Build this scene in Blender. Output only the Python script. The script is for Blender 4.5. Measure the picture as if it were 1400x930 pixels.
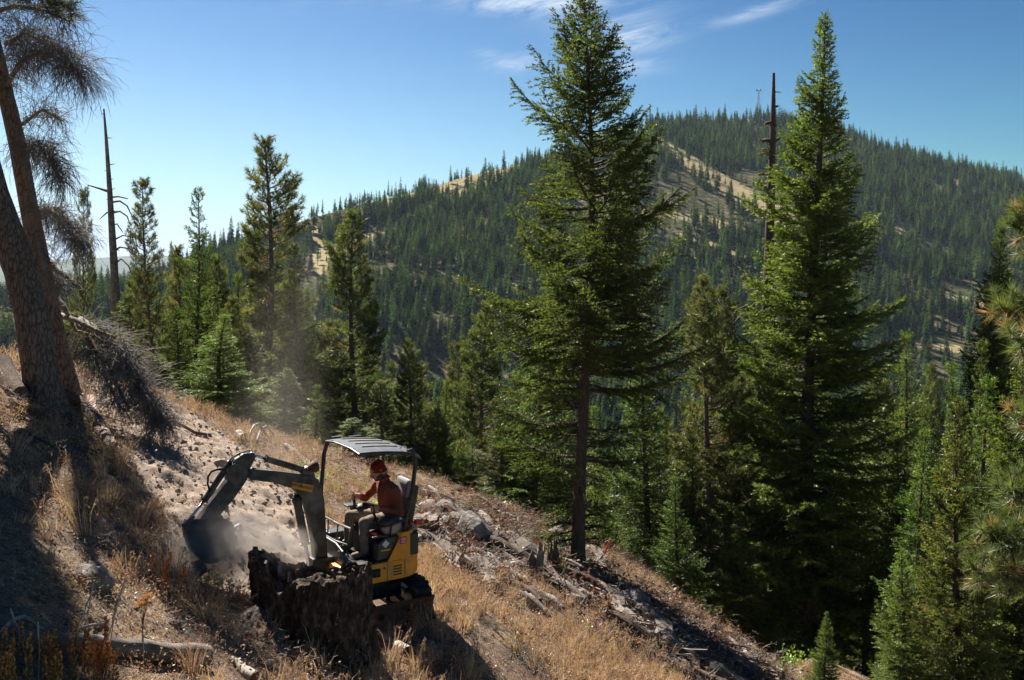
import bpy, math, random
import numpy as np
from mathutils import Vector, Matrix
PI = math.pi
R = random.Random(11)
rng = np.random.default_rng(7)
scene = bpy.context.scene
for o in list(bpy.data.objects): bpy.data.objects.remove(o)

# ------------------------------------------------------------------ camera, sky, sun, exposure
F = 1361.0            # focal length in photo pixels (35 mm lens, 1400 px wide)
HOR = 350.0           # horizon row of the photo
cd = bpy.data.cameras.new('camera'); cam = bpy.data.objects.new('camera', cd)
scene.collection.objects.link(cam); scene.camera = cam
cd.lens = 35; cd.sensor_width = 36; cd.shift_y = -(465 - HOR) / 1400
cd.clip_start = 0.1; cd.clip_end = 30000
cam.location = (0, 0, 0); cam.rotation_euler = (PI / 2, 0, 0)

SUN_AZ = math.radians(36); SUN_EL = math.radians(45)      # azimuth: to the left of straight ahead
sdir = Vector((-math.sin(SUN_AZ) * math.cos(SUN_EL), math.cos(SUN_AZ) * math.cos(SUN_EL), math.sin(SUN_EL)))
sl = bpy.data.lights.new('sun', 'SUN'); sl.energy = 5.0; sl.angle = math.radians(0.5); sl.color = (1.0, 0.93, 0.84)
so = bpy.data.objects.new('sun', sl); scene.collection.objects.link(so)
so.rotation_euler = sdir.to_track_quat('Z', 'Y').to_euler()

w = bpy.data.worlds.new('World'); scene.world = w; w.use_nodes = True
wt = w.node_tree; wt.nodes.clear(); wn = wt.nodes.new; wl = wt.links.new
sky = wn('ShaderNodeTexSky'); sky.sky_type = 'NISHITA'; sky.sun_disc = False
sky.sun_elevation = SUN_EL; sky.sun_rotation = -SUN_AZ
sky.altitude = 1300; sky.air_density = 1.3; sky.dust_density = 0.25; sky.ozone_density = 3.0
def wm(op, a, b=None):
    n = wn('ShaderNodeMath'); n.operation = op
    for i, v in enumerate((a, b)):
        if v is None: continue
        if isinstance(v, (int, float)): n.inputs[i].default_value = v
        else: wl(v, n.inputs[i])
    return n.outputs[0]
tc = wn('ShaderNodeTexCoord'); sp = wn('ShaderNodeSeparateXYZ'); wl(tc.outputs['Generated'], sp.inputs[0])
dy = wm('MAXIMUM', sp.outputs[1], 0.02)
A_ = wm('DIVIDE', sp.outputs[0], dy); B_ = wm('DIVIDE', sp.outputs[2], dy)
mask = None
for cx, cy, hx, hy, tilt, s in ((735, 4, 85, 13, 0.0, 1.0), (702, 86, 26, 9, 0.1, .6), (868, 52, 42, 16, .15, .75), (852, 92, 44, 9, .05, .6),
                                (820, 22, 70, 26, .0, .38), (1035, 16, 46, 7, .28, .5), (665, 72, 16, 5, 0, .35), (900, -60, 300, 30, .1, .5), (-900, -300, 500, 60, .1, .5)):
    a0, b0 = (cx - 700) / F, (HOR - cy) / F
    da = wm('SUBTRACT', A_, a0); db = wm('SUBTRACT', wm('SUBTRACT', B_, b0), wm('MULTIPLY', da, tilt))
    e = wm('ADD', wm('POWER', wm('DIVIDE', wm('ABSOLUTE', da), hx / F), 2), wm('POWER', wm('DIVIDE', wm('ABSOLUTE', db), hy / F), 2))
    g = wm('MULTIPLY', wm('EXPONENT', wm('MULTIPLY', e, -0.7)), s)
    mask = g if mask is None else wm('MAXIMUM', mask, g)
cb = wn('ShaderNodeCombineXYZ'); wl(wm('MULTIPLY', A_, 9), cb.inputs[0]); wl(wm('MULTIPLY', wm('SUBTRACT', B_, wm('MULTIPLY', A_, .22)), 42), cb.inputs[1])
nz = wn('ShaderNodeTexNoise'); nz.inputs['Scale'].default_value = 1.6; nz.inputs['Detail'].default_value = 9; nz.inputs['Roughness'].default_value = .68; nz.inputs['Distortion'].default_value = .9
wl(cb.outputs[0], nz.inputs['Vector'])
cl = wm('MULTIPLY', mask, wm('MAXIMUM', wm('SUBTRACT', wm('MULTIPLY', nz.outputs[0], 3.7), 1.28), 0)); cl = wm('MINIMUM', cl, .9)
mx = wn('ShaderNodeMix'); mx.data_type = 'RGBA'; wl(cl, mx.inputs[0]); hs = wn('ShaderNodeHueSaturation'); hs.inputs['Saturation'].default_value = 1.12; wl(sky.outputs[0], hs.inputs['Color']); vm = wn('ShaderNodeVectorMath'); vm.operation = 'SCALE'; wl(hs.outputs[0], vm.inputs[0]); vm.inputs['Scale'].default_value = 1 / 7.0
gm = wn('ShaderNodeGamma'); gm.inputs[1].default_value = 1.6; wl(vm.outputs[0], gm.inputs[0])
vk = wn('ShaderNodeVectorMath'); vk.operation = 'MULTIPLY'; wl(gm.outputs[0], vk.inputs[0]); vk.inputs[1].default_value = (1.15, 2.95, 3.3)
sdot = wm('ADD', wm('MULTIPLY', sp.outputs[0], -math.sin(SUN_AZ)), wm('MULTIPLY', sp.outputs[1], math.cos(SUN_AZ)))   # forward-scattered brightening of the low sky towards the sun
fwd = wm('POWER', wm('MULTIPLY', wm('ADD', sdot, 1.0), .5), 6.0)
hz = wn('ShaderNodeMix'); hz.data_type = 'RGBA'; wl(wm('MULTIPLY', wm('MULTIPLY', wm('EXPONENT', wm('MULTIPLY', wm('MAXIMUM', sp.outputs[2], 0), -6.5)), 1.0), fwd), hz.inputs[0]); wl(vk.outputs[0], hz.inputs[6]); hz.inputs[7].default_value = (6.8, 7.9, 9.8, 1)
wl(hz.outputs[2], mx.inputs[6]); mx.inputs[7].default_value = (5.2, 5.9, 6.9, 1)
bg = wn('ShaderNodeBackground'); bg.inputs['Strength'].default_value = 0.050; wl(mx.outputs[2], bg.inputs[0])
ow = wn('ShaderNodeOutputWorld'); wl(bg.outputs[0], ow.inputs[0])
vs = scene.view_settings; vs.view_transform = 'Standard'; vs.look = 'None'; vs.exposure = 1.62; vs.gamma = 1
scene.cycles.max_bounces = 8; scene.cycles.diffuse_bounces = 6; scene.cycles.glossy_bounces = 2; scene.cycles.transmission_bounces = 3
scene.cycles.volume_bounces = 0; scene.cycles.transparent_max_bounces = 6
scene.cycles.volume_max_steps = 96

# ------------------------------------------------------------------ numpy noise
def _h(ix, iy, iz, s):
    n = (ix.astype(np.int64) * 374761393 + iy.astype(np.int64) * 668265263 + iz.astype(np.int64) * 2147483647 + s * 1274126177) & 0xffffffff
    n = ((n ^ (n >> 13)) * 1274126177) & 0xffffffff
    n = ((n ^ (n >> 16)) * 2246822519) & 0xffffffff
    return ((n ^ (n >> 15)) & 0xffffff) / float(0xffffff) * 2 - 1
def vn(P, s=0):
    P = np.asarray(P, float); I = np.floor(P); f = P - I; f = f * f * (3 - 2 * f); I = I.astype(np.int64)
    x, y, z = I[..., 0], I[..., 1], I[..., 2]; fx, fy, fz = f[..., 0], f[..., 1], f[..., 2]
    def L(a, b, t): return a + (b - a) * t
    return L(L(L(_h(x, y, z, s), _h(x+1, y, z, s), fx), L(_h(x, y+1, z, s), _h(x+1, y+1, z, s), fx), fy),
             L(L(_h(x, y, z+1, s), _h(x+1, y, z+1, s), fx), L(_h(x, y+1, z+1, s), _h(x+1, y+1, z+1, s), fx), fy), fz)
def fbm(P, o=4, s=0, g=.5):
    P = np.asarray(P, float); t = 0; a = 1; k = 0
    for i in range(o): t = t + a * vn(P, s + i * 17); k += a; a *= g; P = P * 2.03 + 3.1
    return t / k
def ss(a, b, x):
    t = np.clip((np.asarray(x, float) - a) / (b - a), 0, 1); return t * t * (3 - 2 * t)

# ------------------------------------------------------------------ terrain height
EC = (-1.764, 12.26)      # excavator centre
YE = ([-600, 0, 150, 330, 600, 740, 850, 950, 1060, 1150, 1400, 2200], [14.5, 16.2, 17.6, 20, 26, 29, 29.5, 25, 23, 26, 30, 30])
SKY = ([-900, -300, 0, 100, 200, 290, 350, 420, 500, 560, 640, 700, 770, 830, 870, 900, 1000, 1040, 1080, 1130, 1170, 1250, 1320, 1400, 1600, 2200],
       [470, 440, 408, 398, 386, 345, 323, 299, 277, 264, 240, 226, 214, 196, 180, 173, 165, 164, 167, 178, 192, 216, 233, 254, 310, 420])
DS = ([-900, 200, 290, 640, 870, 1000, 1400, 2200], [760, 900, 950, 1150, 1350, 1500, 1400, 1300])
def near_h(X, Y):
    Yc = np.maximum(Y, .5); u = 700 + F * X / Yc
    u = np.where(Y < 2, 700 + F * X / 2, u)
    z = -.485 * np.where(X < -8, -8 + (X + 8) * .5, np.where(X > 30, 30 + (X - 30) * .3, X)) - .132 * np.where(Y < 0, Y * .2, Y) - 3.54
    ye = np.interp(u, YE[0], YE[1]); d = np.maximum(Y - ye, 0)
    amp = np.interp(u, [800, 1060], [.46, .13])
    z = z - amp * d * d / (d + 5)
    st = np.interp(u, [860, 930, 1060, 1110], [0, 1, 1, 0]); z = z - st * 1.0 * ss(0, 2.5, d)
    return z, u
def far_h(X, Y):
    Yc = np.maximum(Y, 20); u = 700 + F * X / Yc
    ds = np.interp(u, *DS); zs = (HOR - np.interp(u, *SKY)) / F * ds
    z = np.interp(Yc, [20, 60, 120, 250, 450, 600], [-9, -26, -48, -78, -92, -84])
    t = np.clip((Yc - 600) / (ds - 600), 0, 1)
    z2 = -84 + (zs + 84) * t ** .92
    z = np.where(Yc > 600, z2, z)
    P = np.stack([X / 170, Y / 260, X * 0], -1)
    z = z + (fbm(P, 4, 5) * 22 - np.abs(fbm(P * 1.7, 3, 9)) * 16) * np.clip(t * (1 - t) * 4, 0, 1) * .8
    z = z - np.maximum(Yc - ds, 0) * .32
    return z
def H(X, Y, fine=True):
    X = np.asarray(X, float); Y = np.asarray(Y, float)
    zn, u = near_h(X, Y); z = zn
    wgt = ss(45, 170, Y)
    z = zn * (1 - wgt) + far_h(X, Y) * wgt
    nr = 1 - ss(35, 60, np.abs(Y))
    P = np.stack([X, Y, X * 0], -1)
    dirt = dirtmask(X, Y)
    m = fbm(P * .42, 3, 1) * .22 + fbm(P * 1.9 , 3, 2) * .055
    lump = (np.abs(fbm(P * np.array([1.1, 2.6, 1]) + fbm(P * 1.3, 2, 25)[..., None] * .7, 5, 21, .6)) * -.22 + .04 + fbm(P * 5.5, 4, 22, .65) * .07)
    m = m + dirt * lump
    if fine: m = m + fbm(P * 7, 3, 3) * .022
    z = z + m * nr
    # levelled pad under the machine
    d = np.hypot(X - EC[0] , (Y - EC[1]) * 1.0); ro = 2.7 - 1.2 * (1 - ss(-1.7, -.9, X)) * (1 - ss(EC[1] - .9, EC[1] - .2, Y)); k = 1 - ss(.9, ro, d)
    z = z * (1 - k) + (-4.4 + .02 * fbm(P * 4, 2, 8)) * k
    # dug trench by the bucket
    d = np.hypot((X + 3.5) / .75, (Y - 11.35) / .55); z = z - .28 * np.exp(-d * d)
    d = np.hypot((X + 2.9) / .55, (Y - 12.3) / .8); z = z + .12 * np.exp(-d * d)
    return z
def dirtmask(X, Y):
    Yc = np.maximum(Y, 1); u = 700 + F * X / Yc
    # bare dug soil uphill of the machine, as a band on the slope
    a = ss(-7.6, -6.5, X - (17 - Y) * .62) * (1 - ss(-5.7, -4.4, X - (18.5 - np.maximum(Y, 14)) * .66))
    b = ss(10.6, 11.8, Y) * (1 - ss(17.5, 20, Y))
    n = fbm(np.stack([X * .9, Y * .9, X * 0], -1), 3, 31) * .6
    return np.clip(a * b * 1.3 + n * (a * b > .02) * .7, 0, 1)
def Hs(x, y): return float(H(np.array([x]), np.array([y]))[0])
def G(px, py, y0=5.0, y1=60):
    """where the sight line of photo pixel (px, py) meets the ground"""
    Ys = np.arange(y0, y1, .04); X = (px - 700) / F * Ys; Z = -(py - HOR) / F * Ys
    hit = np.nonzero(Z <= H(X, Ys))[0]
    y = Ys[hit[0]] if len(hit) else Ys[-1]
    x = (px - 700) / F * y
    return Vector((x, y, Hs(x, y)))
def at(px, py, Y): return Vector(((px - 700) / F * Y, Y, -(py - HOR) / F * Y))

# ------------------------------------------------------------------ mesh helpers
COL = scene.collection
def mesh_np(name, V, Fc, k=None, mats=(), smooth=False, tint=None, mi=None):
    """V (n,3); Fc (m,k) index array, or list of such arrays"""
    me = bpy.data.meshes.new(name)
    if not isinstance(Fc, list): Fc = [Fc]
    Fc = [f for f in Fc if len(f)]
    idx = np.concatenate([f.ravel() for f in Fc]); tot = np.concatenate([np.full(len(f), f.shape[1]) for f in Fc])
    st = np.concatenate([[0], np.cumsum(tot)[:-1]])
    me.vertices.add(len(V)); me.vertices.foreach_set('co', np.asarray(V, np.float32).ravel())
    me.loops.add(len(idx)); me.loops.foreach_set('vertex_index', idx.astype(np.int32))
    me.polygons.add(len(tot)); me.polygons.foreach_set('loop_start', st.astype(np.int32))
    try: me.polygons.foreach_set('loop_total', tot.astype(np.int32))
    except Exception: pass
    if smooth: me.polygons.foreach_set('use_smooth', np.ones(len(tot), bool))
    if mi is not None: me.polygons.foreach_set('material_index', np.asarray(mi, np.int32))
    for m in mats: me.materials.append(m)
    if tint is not None:
        a = me.attributes.new('tint', 'FLOAT', 'POINT'); a.data.foreach_set('value', np.asarray(tint, np.float32))
    me.update(calc_edges=True)
    return me
def link(name, me, parent=None, loc=(0, 0, 0), rot=(0, 0, 0), scl=(1, 1, 1), kind=None):
    o = bpy.data.objects.new(name, me); COL.objects.link(o); o.parent = parent
    o.location = loc; o.rotation_euler = rot; o.scale = scl
    if kind: o['kind'] = kind
    return o
def tag(o, label, cat, group=None, kind=None):
    o['label'] = label; o['category'] = cat
    if group: o['group'] = group
    if kind: o['kind'] = kind
    return o
def thing(name, label, cat, loc=(0, 0, 0), group=None, rot=(0, 0, 0), scl=(1, 1, 1)):
    return tag(link(name, None, None, loc, rot, scl), label, cat, group)

class MB:
    """collects shapes in world coordinates; build() makes ONE mesh object relative to its parent"""
    def __init__(s): s.v = []; s.f = []
    def add(s, v, f):
        n = len(s.v); s.v += [tuple(p) for p in v]; s.f += [tuple(i + n for i in q) for q in f]; return s
    def box(s, c, ax, ay, az, hx, hy, hz):
        c = Vector(c); v = []
        for i in (-1, 1):
            for j in (-1, 1):
                for k in (-1, 1): v.append(c + ax * hx * i + ay * hy * j + az * hz * k)
        return s.add(v, [(0, 1, 3, 2), (4, 6, 7, 5), (0, 4, 5, 1), (2, 3, 7, 6), (0, 2, 6, 4), (1, 5, 7, 3)])
    def prism(s, pts, off):
        """closed outline extruded symmetrically by +-off"""
        n = len(pts); pts = [Vector(p) for p in pts]; off = Vector(off)
        v = [p - off for p in pts] + [p + off for p in pts]
        f = [tuple(range(n))[::-1], tuple(range(n, 2 * n))] + [(i, (i + 1) % n, n + (i + 1) % n, n + i) for i in range(n)]
        return s.add(v, f)
    def tube(s, pts, r, n=8, cap=True):
        pts = [Vector(p) for p in pts]; m = len(pts); rs = r if isinstance(r, (list, tuple, np.ndarray)) else [r] * m
        v = []; ref = None
        for i, p in enumerate(pts):
            t = (pts[min(i + 1, m - 1)] - pts[max(i - 1, 0)])
            if t.length < 1e-9: t = Vector((0, 0, 1))
            t.normalize()
            if ref is None: ref = Vector((0, 0, 1)) if abs(t.z) < .9 else Vector((1, 0, 0))
            a = ref - t * ref.dot(t); a.normalize(); b = t.cross(a); ref = a
            for k in range(n):
                an = 2 * PI * k / n; v.append(p + (a * math.cos(an) + b * math.sin(an)) * rs[i])
        f = [(i * n + k, i * n + (k + 1) % n, (i + 1) * n + (k + 1) % n, (i + 1) * n + k) for i in range(m - 1) for k in range(n)]
        if cap: f += [tuple(range(n))[::-1], tuple((m - 1) * n + k for k in range(n))]
        return s.add(v, f)
    def ball(s, c, rx, ry=None, rz=None, n=12, M=None):
        ry = ry or rx; rz = rz or rx; c = Vector(c); v = []; m = n // 2
        for i in range(m + 1):
            for k in range(n):
                p = Vector((rx * math.sin(PI * i / m) * math.cos(2 * PI * k / n), ry * math.sin(PI * i / m) * math.sin(2 * PI * k / n), rz * math.cos(PI * i / m)))
                v.append(c + (M @ p if M else p))
        return s.add(v, [(i * n + k, (i + 1) * n + k, (i + 1) * n + (k + 1) % n, i * n + (k + 1) % n) for i in range(m) for k in range(n)])
    def build(s, name, mat, parent=None, smooth=False, bevel=0, origin=None):
        og = Vector(origin) if origin is not None else (world_loc(parent) if parent else Vector((0, 0, 0)))
        me = bpy.data.meshes.new(name); me.from_pydata([tuple(Vector(p) - og) for p in s.v], [], s.f); me.validate()
        me.materials.append(mat)
        if smooth: me.polygons.foreach_set('use_smooth', [True] * len(me.polygons))
        o = link(name, me, parent, (0, 0, 0) if parent else og)
        if bevel:
            b = o.modifiers.new('bevel', 'BEVEL'); b.width = bevel; b.segments = 2; b.limit_method = 'ANGLE'; b.angle_limit = .6
        return o
def world_loc(p):
    v = Vector((0, 0, 0))
    while p: v += Vector(p.location); p = p.parent
    return v

def scatter(name, pts, rot, scl, idx, meshes, label, cat):
    """one stuff object: copies of a few small meshes at many points (geometry nodes)"""
    me = bpy.data.meshes.new(name); n = len(pts); me.vertices.add(n); me.vertices.foreach_set('co', np.asarray(pts, np.float32).ravel())
    a = me.attributes.new('rot', 'FLOAT_VECTOR', 'POINT'); a.data.foreach_set('vector', np.asarray(rot, np.float32).ravel())
    a = me.attributes.new('scl', 'FLOAT_VECTOR', 'POINT'); a.data.foreach_set('vector', np.asarray(scl, np.float32).ravel())
    a = me.attributes.new('idx', 'INT', 'POINT'); a.data.foreach_set('value', np.asarray(idx, np.int32))
    src = bpy.data.collections.new(name + '_pieces')
    for i, m in enumerate(meshes):
        so_ = bpy.data.objects.new('%s_piece_%02d' % (name, i), m); src.objects.link(so_)
    o = link(name, me); tag(o, label, cat, kind='stuff')
    ng = bpy.data.node_groups.new(name + '_scatter', 'GeometryNodeTree')
    ng.interface.new_socket('Geometry', in_out='INPUT', socket_type='NodeSocketGeometry'); ng.interface.new_socket('Geometry', in_out='OUTPUT', socket_type='NodeSocketGeometry')
    N = ng.nodes.new; K = ng.links.new
    gi = N('NodeGroupInput'); go = N('NodeGroupOutput'); ip = N('GeometryNodeInstanceOnPoints'); ci = N('GeometryNodeCollectionInfo')
    ci.inputs['Collection'].default_value = src; ci.inputs['Separate Children'].default_value = True; ci.inputs['Reset Children'].default_value = True
    def na(t, nm):
        x = N('GeometryNodeInputNamedAttribute'); x.data_type = t; x.inputs[0].default_value = nm; return x.outputs[0]
    mp = N('GeometryNodeMeshToPoints'); K(gi.outputs[0], mp.inputs['Mesh'])
    K(mp.outputs[0], ip.inputs['Points']); K(ci.outputs[0], ip.inputs['Instance']); ip.inputs['Pick Instance'].default_value = True
    K(na('INT', 'idx'), ip.inputs['Instance Index'])
    er = N('FunctionNodeEulerToRotation'); K(na('FLOAT_VECTOR', 'rot'), er.inputs[0]); K(er.outputs[0], ip.inputs['Rotation'])
    K(na('FLOAT_VECTOR', 'scl'), ip.inputs['Scale']); K(ip.outputs[0], go.inputs[0])
    md = o.modifiers.new('scatter', 'NODES'); md.node_group = ng
    return o

# ------------------------------------------------------------------ materials
def newmat(name):
    m = bpy.data.materials.new(name); m.use_nodes = True; m.node_tree.nodes.clear(); return m, m.node_tree.nodes.new, m.node_tree.links.new
def rgba(c): return (c[0], c[1], c[2], 1)
def ramp(N, L, fac, stops):
    r = N('ShaderNodeValToRGB'); L(fac, r.inputs[0]); e = r.color_ramp.elements
    e[0].position = stops[0][0]; e[0].color = rgba(stops[0][1]); e[1].position = stops[-1][0]; e[1].color = rgba(stops[-1][1])
    for p, c in stops[1:-1]:
        x = e.new(p); x.color = rgba(c)
    return r.outputs[0]
def noise(N, L, vec, sc, det=6, ro=.6, dist=0):
    n = N('ShaderNodeTexNoise'); n.inputs['Scale'].default_value = sc; n.inputs['Detail'].default_value = det; n.inputs['Roughness'].default_value = ro; n.inputs['Distortion'].default_value = dist
    if vec is not None: L(vec, n.inputs['Vector'])
    return n.outputs[0]
def coords(N, L, sc=(1, 1, 1), space='Object'):
    t = N('ShaderNodeTexCoord'); m = N('ShaderNodeMapping'); m.inputs['Scale'].default_value = sc; L(t.outputs[space], m.inputs[0]); return m.outputs[0]
def math_(N, L, op, a, b=0.0):
    n = N('ShaderNodeMath'); n.operation = op
    for i, v in enumerate((a, b)):
        if isinstance(v, (int, float)): n.inputs[i].default_value = v
        else: L(v, n.inputs[i])
    return n.outputs[0]
def mixc(N, L, f, a, b):
    m = N('ShaderNodeMix'); m.data_type = 'RGBA'
    if isinstance(f, (int, float)): m.inputs[0].default_value = f
    else: L(f, m.inputs[0])
    for i, v in ((6, a), (7, b)):
        if isinstance(v, tuple): m.inputs[i].default_value = rgba(v)
        else: L(v, m.inputs[i])
    return m.outputs[2]

def surf(name, stops, sc=6, stretch=(1, 1, 1), rough=.9, bump=.4, bsc=None, spec=.3, det=7, bdist=.02, metal=0, extra=None, space='Object'):
    """noise-coloured Principled surface with relief"""
    m, N, L = newmat(name); v = coords(N, L, stretch, space); n = noise(N, L, v, sc, det, .65)
    c = ramp(N, L, n, stops)
    if extra:
        n2 = noise(N, L, v, extra[0], 5, .6); c = mixc(N, L, ramp(N, L, n2, [(extra[1], (0, 0, 0)), (extra[2], (1, 1, 1))]), c, extra[3])
    p = N('ShaderNodeBsdfPrincipled'); L(c, p.inputs['Base Color']); p.inputs['Roughness'].default_value = rough; p.inputs['Metallic'].default_value = metal
    p.inputs['Specular IOR Level'].default_value = spec
    if bump:
        b = N('ShaderNodeBump'); b.inputs['Strength'].default_value = bump; b.inputs['Distance'].default_value = bdist
        L(noise(N, L, v, bsc or sc * 3, 8, .7), b.inputs['Height']); L(b.outputs[0], p.inputs['Normal'])
    o = N('ShaderNodeOutputMaterial'); L(p.outputs[0], o.inputs[0]); return m
def leaf(name, dark, mid, light, trans=.35, brown=None, gloss=.08, rnd=.35, tt=(1.5, 1.6, .7, 1), hue=.035):
    """needles and leaves: diffuse and translucent, tint from each twig's age and each plant's own colour"""
    m, N, L = newmat(name)
    at_ = N('ShaderNodeAttribute'); at_.attribute_name = 'tint'
    oi = N('ShaderNodeObjectInfo')
    stops = [(0, dark), (.5, mid), (1, light)]
    if brown: stops = [(0, dark), (.45, mid), (.86, light), (.94, brown), (1, brown)]
    c = ramp(N, L, at_.outputs['Fac'], stops)
    h = N('ShaderNodeHueSaturation'); L(c, h.inputs['Color'])
    L(math_(N, L, 'ADD', math_(N, L, 'MULTIPLY', oi.outputs['Random'], rnd), 1 - rnd / 2), h.inputs['Value'])
    L(math_(N, L, 'ADD', math_(N, L, 'MULTIPLY', math_(N, L, 'FRACT', math_(N, L, 'MULTIPLY', oi.outputs['Random'], 7.31)), hue), .5 - hue * .6), h.inputs['Hue'])
    d = N('ShaderNodeBsdfDiffuse'); t = N('ShaderNodeBsdfTranslucent'); L(h.outputs[0], d.inputs[0])
    bc = N('ShaderNodeMix'); bc.data_type = 'RGBA'; bc.blend_type = 'MULTIPLY'; bc.inputs[0].default_value = 1; L(h.outputs[0], bc.inputs[6]); bc.inputs[7].default_value = tt
    L(bc.outputs[2], t.inputs[0])
    a = N('ShaderNodeMixShader'); a.inputs[0].default_value = trans; L(d.outputs[0], a.inputs[1]); L(t.outputs[0], a.inputs[2])
    g = N('ShaderNodeBsdfGlossy'); g.inputs['Roughness'].default_value = .45; g.inputs[0].default_value = (.8, .85, .8, 1)
    b = N('ShaderNodeMixShader'); b.inputs[0].default_value = gloss; L(a.outputs[0], b.inputs[1]); L(g.outputs[0], b.inputs[2])
    o = N('ShaderNodeOutputMaterial'); L(b.outputs[0], o.inputs[0]); return m

M = {}
M['fir'] = leaf('fir_needles', (.028, .048, .013), (.064, .098, .025), (.135, .170, .045), .44, None, .025)
M['fir2'] = leaf('bright_fir_needles', (.036, .062, .014), (.084, .130, .027), (.17, .215, .05), .46, None, .025)
M['firy'] = leaf('yellowish_fir_needles', (.04, .054, .013), (.085, .107, .025), (.16, .175, .052), .40, (.28, .17, .06), .025)
M['pine'] = leaf('pine_needles', (.042, .056, .022), (.086, .104, .038), (.165, .175, .070), .36, (.20, .13, .07), .035)
M['pinenear'] = leaf('near_pine_needles', (.04, .066, .020), (.078, .112, .034), (.14, .17, .062), .38, (.30, .19, .11), .05)
M['farfir'] = leaf('far_conifer_needles', (.016, .034, .012), (.036, .066, .018), (.082, .115, .030), .35, None, .0, 1.35, hue=.08)
M['grass'] = leaf('dry_grass_blades', (.28, .195, .12), (.45, .325, .20), (.62, .49, .33), .30, None, .03, .5, (1.1, .98, .8, 1))
M['herb'] = leaf('green_herb_leaves', (.10, .17, .03), (.17, .27, .045), (.26, .36, .07), .45, None, .06)
M['redleaf'] = leaf('rusty_weed_leaves', (.12, .06, .038), (.22, .115, .065), (.33, .19, .11), .25, None, .03, .5, (1.1, .95, .8, 1))
M['orange'] = leaf('orange_seed_heads', (.34, .14, .04), (.55, .25, .06), (.72, .38, .10), .35, None, .03, .3, (1.1, .9, .6, 1))
M['yellowleaf'] = leaf('yellowing_shrub_leaves', (.24, .22, .05), (.42, .38, .09), (.6, .5, .15), .45, None, .04)
M['bark'] = surf('fir_bark', [(.3, (.035, .026, .021)), (.5, (.085, .062, .05)), (.72, (.16, .125, .10))], 9, (3, 3, .5), .95, .9, 14, .15)
def plated_bark(name):
    m, N, L = newmat(name); v = coords(N, L, (12, 12, 3.0)); nz_ = N('ShaderNodeTexNoise'); nz_.inputs['Scale'].default_value = 1.3; nz_.inputs['Detail'].default_value = 5; L(v, nz_.inputs['Vector'])
    ad = N('ShaderNodeVectorMath'); ad.operation = 'ADD'; L(v, ad.inputs[0]); L(nz_.outputs['Color'], ad.inputs[1])
    vo = N('ShaderNodeTexVoronoi'); vo.feature = 'DISTANCE_TO_EDGE'; vo.inputs['Scale'].default_value = 1.6; L(ad.outputs[0], vo.inputs['Vector'])
    crack = ramp(N, L, vo.outputs['Distance'], [(.0, (.25, .25, .25)), (.14, (1, 1, 1))])
    n = noise(N, L, v, 3, 9, .8); c = ramp(N, L, n, [(.3, (.08, .060, .052)), (.5, (.19, .148, .128)), (.72, (.32, .262, .23))])
    c2 = mixc(N, L, crack, (.022, .016, .013), c); p = N('ShaderNodeBsdfPrincipled'); L(c2, p.inputs['Base Color']); p.inputs['Roughness'].default_value = .95; p.inputs['Specular IOR Level'].default_value = .15
    b = N('ShaderNodeBump'); b.inputs['Strength'].default_value = 1; b.inputs['Distance'].default_value = .05; L(math_(N, L, 'ADD', math_(N, L, 'MINIMUM', vo.outputs['Distance'], .22), math_(N, L, 'MULTIPLY', n, .15)), b.inputs['Height']); L(b.outputs[0], p.inputs['Normal'])
    o = N('ShaderNodeOutputMaterial'); L(p.outputs[0], o.inputs[0]); return m
M['pinebark'] = plated_bark('ponderosa_bark')
M['twig'] = surf('dead_twigs', [(.3, (.12, .105, .095)), (.7, (.32, .285, .26))], 4, (1, 1, 1), .9, 0)
M['moss'] = surf('lichen', [(.3, (.13, .115, .02)), (.7, (.30, .27, .05))], 30, (1, 1, 1), 1, .5, 60)
M['greywood'] = surf('weathered_grey_wood', [(.25, (.055, .045, .038)), (.5, (.155, .13, .11)), (.75, (.33, .295, .26))], 5, (1, 1, 1), .85, .8, 22, .2)
M['palewood'] = surf('bleached_wood', [(.25, (.14, .12, .10)), (.5, (.32, .285, .245)), (.75, (.52, .47, .41))], 6, (1, 1, 1), .8, .6, 22, .25)
M['brownwood'] = surf('rotten_brown_wood', [(.25, (.05, .03, .02)), (.5, (.14, .085, .055)), (.75, (.26, .17, .11))], 6, (1, 1, 1), .95, .8, 20, .1)
M['stumpbark'] = surf('charred_stump_bark', [(.32, (.016, .011, .009)), (.5, (.07, .048, .037)), (.62, (.16, .11, .085)), (.76, (.33, .265, .225))], 8, (2, 2, 1.0), .95, 1.0, 24, .12, bdist=.04, extra=(4, .58, .72, (.15, .115, .095)))
M['stumptop'] = surf('grey_rotten_stump_top', [(.30, (.03, .022, .018)), (.5, (.12, .095, .08)), (.7, (.36, .31, .27))], 16, (1, 1, 1), .95, 1.0, 40, .1, bdist=.02)
M['rock'] = surf('granite', [(.3, (.07, .062, .055)), (.5, (.22, .20, .18)), (.72, (.42, .39, .35))], 6, (1, 1, 1), .9, .9, 20, .2, bdist=.03, extra=(3, .55, .7, (.36, .33, .29)))
M['dusty'] = surf('dusty_soil', [(.3, (.20, .15, .115)), (.55, (.33, .26, .21)), (.75, (.44, .36, .30))], 9, (1, 1, 1), 1, .8, 30, .1)
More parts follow.
